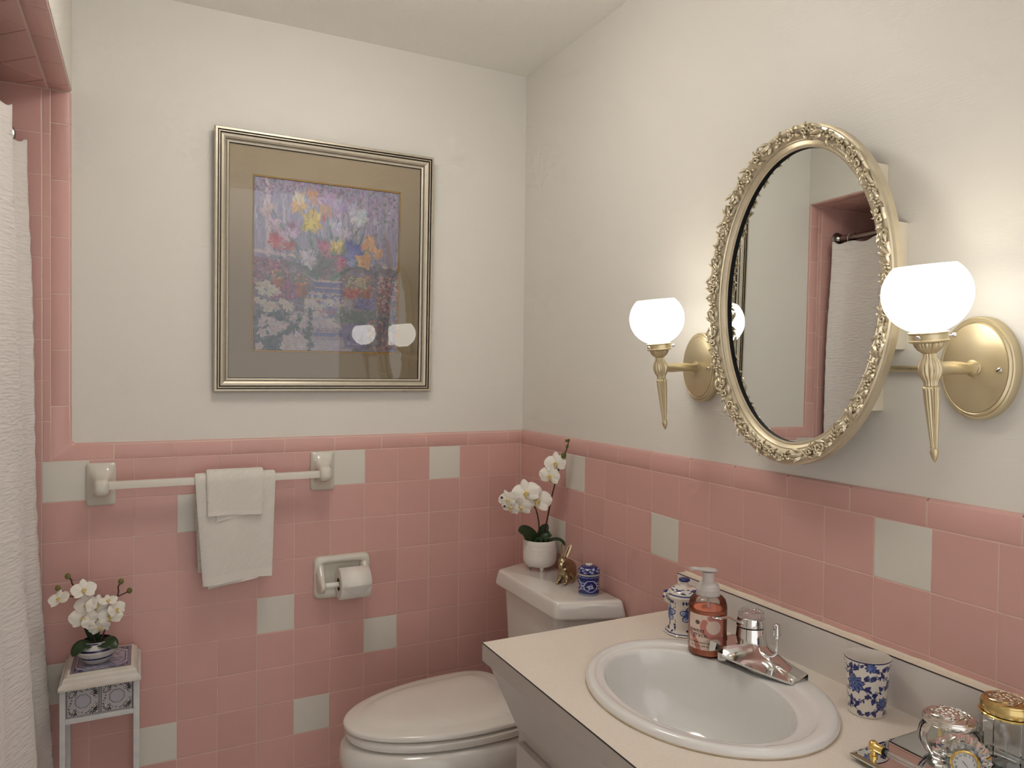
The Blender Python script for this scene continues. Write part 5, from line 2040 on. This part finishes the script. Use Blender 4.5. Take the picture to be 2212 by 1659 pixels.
def orchid_flower(parent, pos, facing, size, roll=0.0, closed=0.0, only=None):
    fd = Vector(facing).normalized()
    X = Vector((0, 0, 1)).cross(fd)
    X.normalize()
    Y = fd.cross(X)
    M = Matrix(((X.x, Y.x, fd.x, pos[0]), (X.y, Y.y, fd.y, pos[1]), (X.z, Y.z, fd.z, pos[2]), (0, 0, 0, 1))) @ Matrix.Rotation(roll, 4, 'Z') @ Matrix.Scale(size, 4)
    M = M @ Matrix.Scale(1.12, 4)
    fl = mesh('flower', _v, _f, M_YELLOW, parent, True, M)
    for a, me, s, tl in ((PI / 2, PETAL_SEPAL, .95, .12), (PI / 2 + 2.15, PETAL_SEPAL, .92, .10), (PI / 2 - 2.15, PETAL_SEPAL, .92, .10), (.16, PETAL_BROAD, 1.0, .20), (PI - .16, PETAL_BROAD, 1.0, .20)):
        o = bpy.data.objects.new('petal', me)
        COL.objects.link(o)
        o.parent = fl
        o.matrix_basis = Matrix.Rotation(a + random.uniform(-.1, .1), 4, 'Z') @ Matrix.Rotation(-tl - closed - random.uniform(0, .12), 4, 'Y') @ Matrix.Scale(s, 4)
    return fl


def leaf_strip(name, pts, w, parent, up=(0, 0, 1), fold=.25):
    """strap leaf along a path with a centre fold"""
    P = smooth_path(pts, 5)
    n = len(P) - 1
    Vp, Fp = [], []
    for i, p in enumerate(P):
        q = i / n
        t = Vector(P[min(i + 1, n)] - P[max(i - 1, 0)]).normalized()
        sd = t.cross(Vector(up)).normalized()
        nn = sd.cross(t)
        wd = w * (math.sin(PI * min(1, q * .86 + .14)) ** .55 if q < 1 else .05)
        for s in (-1, -.5, 0, .5, 1):
            Vp.append(tuple(Vector(p) + sd * (s * wd) + nn * (fold * wd * s * s)))
    for i in range(n):
        for j in range(4):
            Fp.append((i * 5 + j, i * 5 + j + 1, i * 5 + j + 6, i * 5 + j + 5))
    o = mesh(name, Vp, Fp, M_LEAF, parent, True)
    m = o.modifiers.new('thick', 'SOLIDIFY')
    m.thickness = .0012
    return o


def bud(parent, p, r, d=(0, 0, 1), m=None):
    v, f = sphere_vf((0, 0, 0), (r, r * .85, r * 1.2), 12, 8)
    return mesh('bud', v, f, m or M_BUD, parent, True, T(*p) @ rot_to((0, 0, 1), d))


# --- tall orchid on the tank
PX, PY, PZ = -.066, -.264, .7705
to = thing('tall_potted_orchid', 'tall white orchid in a white footed pot on the toilet tank', 'potted orchid', (PX, PY, PZ))
m_pot = mat('matte_white_pot', (.74, .71, .65), .55)
prof = [(.0, .0105), (.030, .0105), (.040, .0125), (.0475, .018), (.0525, .028), (.0535, .040)]
for z in (.052, .058, .066, .080):
    prof += [(.0538, z - .0006), (.0532, z), (.0538, z + .0006)]
prof += [(.0540, .0945), (.0535, .0962), (.0510, .0962), (.0500, .088), (.0, .086)]
v, f = lathe(prof, 64, cap0=False, cap1=False)
mesh('pot', v, f, m_pot, to, .5)
for a in (-1.9, .2, 2.3):
    v, f = lathe([(.0045, 0), (.0052, .002), (.0075, .013)], 14)
    mesh('pot_foot', v, f, m_pot, to, .6, T(.034 * math.cos(a), .034 * math.sin(a), 0))
v, f = lathe([(.0, .0895), (.03, .0900), (.0505, .0885)], 32, cap0=False, cap1=False, fn=lambda a, i: 1)
mesh('moss', v, f, mat('dark_moss', (.012, .012, .009), .9, bump=(300, .8)), to, True)
W2L = lambda x, y, z: (x - PX, y - PY, z - PZ)
st1 = smooth_path([(.012, .004, .088), (.016, -.016, .160), (.018, -.036, .225), (.022, -.055, .285), (.028, -.072, .340), (.035, -.095, .385), (.036, -.106, .412), (.032, -.110, .420)], 6)
mesh('stem', *tube_vf(st1, lambda q: .0027 - .0012 * q, 8), M_STEM, to, .9)
st2 = smooth_path([(-.002, .0, .088), (-.008, -.004, .150), (-.022, -.008, .195), (-.045, -.008, .222), (-.075, -.004, .232), (-.100, .0, .228)], 6)
mesh('stem', *tube_vf(st2, lambda q: .0026 - .001 * q, 8), M_STEM, to, .9)
cf = (-.55, -.80, -.05)
for p, fd, s, ro in (((-.122, -.010, .232), (-.85, -.5, .0), .026, .3), ((-.112, -.014, .210), (-.8, -.55, -.25), .026, -.2), ((-.082, -.020, .208), (-.45, -.85, -.25), .030, .1), ((-.060, -.014, .250), (-.5, -.8, .25), .036, .2),
                     ((-.026, -.024, .226), (-.35, -.92, .1), .038, -.15), ((.014, -.070, .346), (-.80, -.58, .15), .030, .1), ((.000, -.060, .306), (-.88, -.45, .05), .031, -.1)):
    orchid_flower(to, p, fd, s * 1.12, ro)
bud(to, (-.140, -.004, .238), .0040, (-.6, 0, .3), M_STEM)
bud(to, (-.134, -.012, .212), .0035, (-.6, 0, -.2), M_STEM)
m_gb = mat('green_bud', (.10, .12, .02), .45)
bud(to, (.026, -.096, .372), .0085, (.1, -.1, 1), m_gb)
bud(to, (.036, -.100, .400), .0048, (0, 0, 1), m_gb)
bud(to, (.036, -.108, .420), .0042, (.2, 0, 1), m_gb)
bud(to, (.027, -.110, .419), .0042, (-.4, 0, 1), m_gb)
leaf_strip('leaf', [(-.012, .0, .085), (-.035, -.004, .108), (-.062, -.006, .127), (-.082, -.006, .130)], .022, to, (-.35, -.75, .55))
leaf_strip('leaf', [(.006, .004, .085), (.012, .0, .112), (.020, -.004, .128), (.028, -.006, .130)], .019, to, (-.6, -.75, .1))
leaf_strip('leaf', [(-.004, -.022, .084), (-.006, -.030, .100), (.004, -.036, .112), (.020, -.040, .114)], .015, to, (-.2, -.5, .8))
leaf_strip('leaf', [(.010, -.018, .086), (.030, -.034, .098), (.048, -.050, .096), (.056, -.064, .082)], .010, to, (0, -.3, 1))
leaf_strip('leaf', [(-.012, -.010, .084), (-.020, -.026, .096), (-.014, -.036, .106)], .013, to, (-.3, -.8, .5))

# --- rabbit figurine
def build_rabbit():
    parts = []
    E_ = lambda c, r: parts.append(sphere_vf(c, r, 18, 12))
    E_((-.010, 0, .038), (.033, .0245, .030))
    E_((-.026, 0, .036), (.024, .0225, .026))
    for s in (-1, 1):
        E_((-.018, s * .015, .026), (.021, .011, .020))
        E_((-.006, s * .0205, .0062), (.017, .0065, .0058))
        parts.append(tube_vf([(.014, s * .009, .030), (.020, s * .0115, .016), (.022, s * .0125, .006)], lambda q: .0095 - .003 * q, 12))
        E_((.029, s * .0125, .0052), (.0115, .0062, .0050))
    E_((.012, 0, .038), (.020, .0185, .023))
    E_((.016, 0, .056), (.015, .0135, .017))
    E_((.024, 0, .066), (.0165, .0135, .0150))
    E_((.035, 0, .057), (.0105, .0095, .0100))
    E_((.028, 0, .061), (.0130, .0118, .0125))
    E_((-.048, 0, .030), (.009, .009, .009))
    v, f = merge(parts)
    ears = []
    for s in (-1, 1):
        pts = [(.017, s * .0065, .076), (.012, s * .0085, .088), (.006, s * .0115, .100), (.001, s * .0135, .110), (-.001, s * .0145, .1145)]
        P = smooth_path(pts, 4)
        rings = []
        n = len(P) - 1
        for i, p in enumerate(P):
            q = i / n
            w = .0024 + .0062 * math.sin(PI * min(1, .12 + q * .86)) ** .9
            th = .0020 * (1 - .5 * q) + .0006
            fw = Vector((.75, s * .66, .25)).normalized()
            sd = Vector((-.66 * s, .75, 0)).normalized()
            rings.append([tuple(Vector(p) + sd * (w * math.cos(a)) + fw * ((th * math.sin(a)) if math.sin(a) < 0 else (th * .9 * math.sin(a) * (abs(math.cos(a)) * 1.6 - .35)))) for a in np.linspace(0, 2 * PI, 16, endpoint=False)])
        ears.append(loft(rings))
    v, f = merge([(v, f)] + ears)
    m = mat('antique_brass', (.36, .27, .14), .22, 1.0, noise=(35, .3, (.46, .38, .25)), bump=(160, .12))
    ang = math.atan2(-.60, -.80)
    o = mesh('rabbit_figurine', v, f, m, None, True)
    md = o.modifiers.new('fuse', 'REMESH')
    md.mode = 'VOXEL'
    md.voxel_size = .00125
    md.use_smooth_shade = True
    sm = o.modifiers.new('relax', 'SMOOTH')
    sm.factor = .5
    sm.iterations = 5
    dg = bpy.context.evaluated_depsgraph_get()
    me = bpy.data.meshes.new_from_object(o.evaluated_get(dg))
    o.modifiers.clear()
    o.data = me
    me.polygons.foreach_set('use_smooth', [True] * len(me.polygons))
    o.matrix_basis = T(-.066, -.425, .7705) @ Matrix.Rotation(ang, 4, 'Z')
    tag(o, 'brass rabbit figurine with upright ears on the toilet tank', 'figurine')
    for s in (-1, 1):
        v, f = sphere_vf((.0315, s * .0098, .0675), (.0016, .0012, .0016), 8, 6)
        mesh('eye', v, f, M_BLACK, o, True)


build_rabbit()

# --- plant stand with tile top
ps = thing('plant_stand', 'distressed white plant stand with embossed panel and blue tile top', 'plant stand', (-1.2945, -.1135, 0))
OX, OY = -1.2945, -.1135
m_dist = mat('distressed_white', (.66, .62, .57), .6, noise=(26, .18, (.60, .55, .48)), bump=(50, .15))
m_legs = mat('distressed_metal', (.55, .55, .55), .5, noise=(40, .12, (.60, .60, .58)), bump=(60, .1))
HX, HY = .0915, .0995
rings = []
for ins_, z in ((.004, .598), (.0005, .600), (.0, .605), (.0015, .611), (.006, .614), (.0085, .617), (.0100, .624), (.0125, .6275), (.0145, .6285)):
    rings.append([(-HX + ins_, -HY + ins_, z), (HX - ins_, -HY + ins_, z), (HX - ins_, HY - ins_, z), (-HX + ins_, HY - ins_, z)])
v, f = loft(rings)
mesh('stand_top', v, f, m_dist, ps, .25)
# wear spots on the edges
box('tile_border', -.0745, .0745, -.0835, .0835, .6275, .6335, mat('tile_border', (.68, .63, .53), .4), ps, .0012)
c = Canvas(240, 270, .89, (176, 172, 182))
R = random.Random(14)
for i in range(260):
    x, y = R.uniform(.06, .83), R.uniform(.08, .92)
    c.line([(x, y), (x + R.uniform(-.10, .10), y + R.uniform(-.015, .015))], R.uniform(.006, .02), R.choice([(74, 78, 120), (120, 122, 150), (54, 58, 100), (196, 192, 196), (150, 148, 170)]), .8)
for i in range(12):
    c.line([(.1, .2 + i * .03), (.8, .16 + i * .03)], .012, R.choice([(60, 66, 116), (90, 94, 140)]), .6)
for x, y in ((.0, .0), (.89, .0), (.0, 1.0), (.89, 1.0)):
    sx, sy = (1 if x == 0 else -1), (1 if y == 0 else -1)
    c.poly([(x, y), (x + sx * .26, y), (x, y + sy * .26)], (52, 54, 96))
    for k in range(4):
        curl(c, x + sx * (.05 + .05 * (k % 2)), y + sy * (.05 + .05 * (k // 2)), k * 1.6, .03, 1, (190, 188, 196))
for w_, col in ((.050, (46, 48, 90)), (.028, (196, 190, 186)), (.014, (46, 48, 90))):
    c.line([(.03, .03), (.86, .03), (.86, .97), (.03, .97), (.03, .03)], w_, col)
c.line([(.09, .29), (.09, .71), (.24, .90), (.65, .90), (.80, .71), (.80, .29), (.65, .10), (.24, .10), (.09, .29)], .014, (40, 42, 84))


def tsurf(u, v):
    return np.stack([-.0675 + u * .135, -.0765 + v * .153, np.full_like(u, .6337)], 1)


painted('painted_tile', tsurf, 130, 146, c, mat_paint('delft_tile', .15, .5), ps)
# legs
for sx, (a, b) in ((-1, (-.0895, -.0770)), (1, (.0735, .0875))):
    for (y0, y1) in ((-.0815, -.0680), (.0690, .0825)):
        lg = box('leg', a, b, y0, y1, 0, .598, m_legs, ps, .0012)
# apron rails and embossed panels on four sides
for y0, y1 in ((-.0805, -.0745), (.0745, .0805)):
    box('apron_rail', -.078, .076, y0, y1, .509, .5215, m_legs, ps, .001)
for x0, x1 in ((-.0885, -.083), (.081, .0865)):
    box('apron_rail', x0, x1, -.07, .07, .509, .5215, m_legs, ps, .001)
    box('side_panel', (x0 + x1) / 2 - .001, (x0 + x1) / 2 + .001, -.07, .07, .5215, .598, m_dist, ps)
PW, PH = .1505, .0765
c = Canvas(360, 184, PW / PH, (176, 172, 174))
hgt = Canvas(360, 184, PW / PH, (110, 110, 110))
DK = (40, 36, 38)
A_ = PW / PH


def emb(fn, *a, col, h, **k):
    getattr(c, fn)(*a, col, **k)
    getattr(hgt, fn)(*a, (h, h, h), **k)


for k in range(2):
    cx = A_ / 4 + k * A_ / 2
    for q in range(34):
        for (x, y) in ((cx - A_ / 4 + .03 + q * (A_ / 2 - .06) / 33, .045), (cx - A_ / 4 + .03 + q * (A_ / 2 - .06) / 33, .955), (cx - A_ / 4 + .03, .045 + q * .91 / 33), (cx + A_ / 4 - .03, .045 + q * .91 / 33)):
            c.ell(x, y, .019, .019, (62, 58, 60))
            c.ell(x - .004, y + .006, .011, .011, (200, 196, 194))
            hgt.ell(x, y, .012, .012, (230, 230, 230))
    oc = [(cx + math.cos(a) * .22, .5 + math.sin(a) * .22) for a in np.arange(8) * PI / 4 + PI / 8]
    c.poly([(cx + (x - cx) * 1.12, .5 + (y - .5) * 1.12) for x, y in oc], (126, 122, 126))
    c.poly(oc, (170, 168, 176))
    hgt.poly(oc, (190, 190, 190))
    for sx in (-1, 1):
        for sy in (-1, 1):
            fx, fy = cx + sx * .26, .5 + sy * .26
            for i in range(6):
                a = math.atan2(sy, sx) + (i - 2.5) * .48
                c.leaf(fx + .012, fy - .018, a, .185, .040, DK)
                c.leaf(fx, fy, a, .155, .020, (204, 200, 198))
                hgt.leaf(fx, fy, a, .155, .024, (235, 235, 235))
            for i in range(5):
                a = i * 2 * PI / 5
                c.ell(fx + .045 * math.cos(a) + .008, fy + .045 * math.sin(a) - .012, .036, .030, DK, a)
                c.ell(fx + .045 * math.cos(a), fy + .045 * math.sin(a), .027, .021, (206, 200, 198), a)
                hgt.ell(fx + .045 * math.cos(a), fy + .045 * math.sin(a), .027, .022, (240, 240, 240), a)
            c.ell(fx, fy, .016, .016, (90, 72, 60))
            for i in range(3):
                x, y = cx + sx * (.06 + .055 * i), .5 + sy * .36
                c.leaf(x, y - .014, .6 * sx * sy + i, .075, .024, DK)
                c.leaf(x, y, .6 * sx * sy + i, .055, .013, (200, 196, 194))
                x, y = cx + sx * .36, .5 + sy * (.05 + .055 * i)
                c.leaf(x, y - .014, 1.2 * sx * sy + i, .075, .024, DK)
                c.leaf(x, y, 1.2 * sx * sy + i, .055, .013, (200, 196, 194))
HG = hgt


def psurf(u, v):
    h = HG.sample(u, v)[:, 0]
    return np.stack([-.0770 + u * PW, -.0745 - .0030 * h, .5215 + v * PH], 1)


painted('embossed_panel', psurf, 230, 116, c, mat_paint('embossed_tin', .45), ps)
box('embossed_panel_back', -.077, .0735, -.0744, -.072, .5215, .598, M_BLACK, ps)

# --- small orchid in a striped bowl on the stand
BX, BY, BZ = -1.306, -.122, .6338
so_ = thing('small_potted_orchid', 'small white orchid in a blue-striped bowl on the plant stand', 'potted orchid', (BX, BY, BZ))
c = Canvas(64, 240, 4, (200, 196, 192))
for y, w_ in ((.30, .085), (.68, .085), (.955, .05)):
    c.line([(0, y), (4, y)], w_, (34, 38, 74))


def bsurf(u, v):
    a = u * 2 * PI
    zz = v
    r = .0285 + .0225 * np.sin(np.clip(zz * 1.25, 0, 1) * PI / 2) - .0175 * np.clip((zz - .55) / .45, 0, 1) ** 1.6
    return np.stack([r * np.cos(a), r * np.sin(a), .001 + zz * .056], 1)


painted('striped_bowl', bsurf, 64, 120, c, mat_paint('bowl_glaze', .25, .3), so_)
v, f = lathe([(.0, .050), (.033, .052)], 32, cap0=False, cap1=False)
mesh('moss', v, f, mat('dark_moss', (.012, .012, .009), .9, bump=(300, .8)), so_, True)
v, f = lathe([(.0, .001), (.0285, .001)], 32, cap0=False, cap1=False)
mesh('bowl_base', v, f, mat('bowl_base', (.7, .68, .64), .4), so_)
L2 = lambda x, z, y=-.11: (x - BX, y - BY, z - BZ)
stA = [(-.004, .0, .045), (-.016, .004, .10), L2(-1.332, .775), L2(-1.348, .815), L2(-1.362, .838), L2(-1.365, .850), L2(-1.371, .857)]
mesh('stem', *tube_vf(smooth_path(stA, 6), .0019, 7), M_STEM, so_, .9)
mesh('stem', *tube_vf(smooth_path([L2(-1.345, .806), L2(-1.366, .807), L2(-1.392, .829)], 6), .0016, 7), M_STEM, so_, .9)
stB = [(.006, .0, .045), (.022, .002, .09), L2(-1.272, .765), L2(-1.258, .800), L2(-1.258, .818), L2(-1.2518, .829)]
mesh('stem', *tube_vf(smooth_path(stB, 6), .0019, 7), M_STEM, so_, .9)
mesh('stem', *tube_vf(smooth_path([L2(-1.260, .793), L2(-1.246, .798), L2(-1.232, .804)], 6), .0016, 7), M_STEM, so_, .9)
mesh('stem', *tube_vf(smooth_path([L2(-1.277, .757), L2(-1.281, .772), L2(-1.280, .785)], 6), .0015, 7), M_STEM, so_, .9)
for x, z in ((-1.3725, .860), (-1.394, .832), (-1.2515, .832), (-1.2315, .805)):
    bud(so_, L2(x, z), .0068)
cd_ = (.05, -1, .0)
for x, z, fd, s, ro in ((-1.390, .808, (-.35, -.6, .55), .024, .4), (-1.336, .824, (.1, -.8, .55), .027, .1), (-1.330, .785, (-.3, -.9, .2), .026, .3), (-1.307, .780, (.35, -.9, .1), .026, -.2), (-1.336, .752, (-.2, -1, .1), .031, .1),
                        (-1.312, .745, (.25, -.95, -.1), .028, .5), (-1.281, .788, (.1, -.45, .9), .021, .0), (-1.262, .764, (.55, -.7, .25), .023, .1), (-1.276, .748, (.15, -.95, .1), .027, -.1), (-1.300, .722, (.1, -.9, -.3), .023, .2)):
    orchid_flower(so_, L2(x, z, -.125), fd, s, ro)
leaf_strip('leaf', [(-.006, -.006, .046), (-.022, -.026, .056), (-.040, -.040, .052), (-.053, -.046, .036)], .019, so_, (-.2, -.6, .8), .15)
leaf_strip('leaf', [(.004, -.008, .046), (.018, -.028, .056), (.034, -.042, .054), (.048, -.048, .044)], .021, so_, (.2, -.6, .8), .15)
leaf_strip('leaf', [(-.002, .006, .046), (-.010, .004, .075), (-.018, -.002, .100), (-.026, -.006, .112)], .015, so_, (-.1, -1, .2), .15)

# ------------------------------------------------------------------ shower curtain and rod
RX, RZ = -1.527, 2.003
cr = thing('curtain_rod', 'bronze shower curtain rod with round wall flange above the curtain', 'curtain rod', (RX, 0, RZ))
m_rod = mat('oiled_bronze', (.30, .25, .21), .28, 1.0)
tube('rod', [(0, -.004, 0), (0, -.8, 0), (0, -1.53, 0)], .0125, m_rod, cr, 20)
tube('rod_sleeve', [(0, -.02, 0), (0, -.06, 0), (0, -.10, 0)], .0150, m_rod, cr, 20)
v, f = lathe([(.030, 0), (.031, .003), (.028, .008), (.020, .011), (.020, .017), (.023, .020), (.0185, .026), (.0160, .028)], 32)
mesh('flange', v, f, mat('dark_nickel', (.42, .40, .37), .25, 1.0), cr, .6, Matrix.Rotation(PI / 2, 4, 'X'))

sc = thing('shower_curtain', 'white puckered fabric shower curtain hanging in front of the tub recess', 'shower curtain', (0, 0, 0))
m_cur = mat('puckered_fabric', (.74, .70, .66), .9, bump=(40, .9, 1.2, (.7, .8, 4.0)), sheen=.2)
top = smooth_path([(-1.468, -.030), (-1.482, -.050), (-1.512, -.085), (-1.520, -.150), (-1.500, -.225), (-1.474, -.285), (-1.462, -.322), (-1.474, -.365), (-1.515, -.43), (-1.535, -.50), (-1.505, -.58), (-1.468, -.64), (-1.478, -.70), (-1.52, -.78), (-1.53, -.86),
                   (-1.49, -.94), (-1.47, -1.0), (-1.51, -1.10), (-1.53, -1.18), (-1.48, -1.28), (-1.50, -1.38), (-1.52, -1.46)] and
                  [(a, b, 0) for a, b in [(-1.468, -.030), (-1.482, -.050), (-1.512, -.085), (-1.520, -.150), (-1.500, -.225), (-1.474, -.285), (-1.462, -.322), (-1.474, -.365), (-1.515, -.43), (-1.535, -.50), (-1.505, -.58), (-1.468, -.64), (-1.478, -.70), (-1.52, -.78), (-1.53, -.86),
                                          (-1.49, -.94), (-1.47, -1.0), (-1.51, -1.10), (-1.53, -1.18), (-1.48, -1.28), (-1.50, -1.38), (-1.52, -1.46)]], 6)
TOPZ = 1.980
zs = np.concatenate([np.linspace(TOPZ, 1.90, 8), np.linspace(1.88, .04, 64)])
Vc, Fc = [], []
nt_ = len(top)
rr = random.Random(2)
ph = [rr.uniform(0, 6.3) for _ in range(6)]
for z in zs:
    dz = TOPZ - z
    for i, p in enumerate(top):
        q = i / (nt_ - 1)
        amp = max(.35, 1 - .35 * dz)             # folds relax on the way down
        xm = -1.497
        x = xm + (p[0] - xm) * amp + .036 * dz ** 1.3 + .004 * math.sin(dz * 5 + i * .35 + ph[0]) * min(1, dz * 3)
        x += .0022 * math.sin(z * 95 + i * 1.3) * min(1, dz * 4) * (0.6 + .4 * math.sin(i * 1.7))
        y = p[1] + .006 * math.sin(dz * 4 + ph[1]) * min(1, dz * 3) - .012 * dz * (1 if i < 6 else 0) * 0
        zz = z + (.006 * math.sin(i * .55 + 1) if z > 1.975 else 0)
        Vc.append((x, y, zz))
for k in range(len(zs) - 1):
    for i in range(nt_ - 1):
        Fc.append((k * nt_ + i, k * nt_ + i + 1, (k + 1) * nt_ + i + 1, (k + 1) * nt_ + i))
o = mesh('curtain_panel', Vc, Fc, m_cur, sc, True)
md = o.modifiers.new('thick', 'SOLIDIFY')
md.thickness = .0022
for k, (x, y) in enumerate(((-1.500, -.075), (-1.492, -.245), (-1.497, -.40), (-1.487, -.605), (-1.505, -.75), (-1.487, -.95), (-1.50, -1.09), (-1.49, -1.29))):
    pts = [(0, .0165 * math.cos(a), .0165 * math.sin(a)) for a in np.linspace(0, 2 * PI, 24)]
    Vr, Fr = tube_vf(pts, .0013, 6, False)
    ey = mesh('eyelet', [(a * .5 + x, b * .55 + y, c_ * .55 + 1.955) for a, b, c_ in Vr], Fr, mat('clear_ring', (.7, .69, .66), .2), sc, True)
    pts = [(RX + .021 * math.cos(a), y, RZ - .006 + .021 * math.sin(a)) for a in np.linspace(0, 2 * PI, 28)]
    mesh('curtain_ring', *tube_vf(pts, .0012, 6, False), mat('clear_ring', (.7, .69, .66), .2), sc, True)
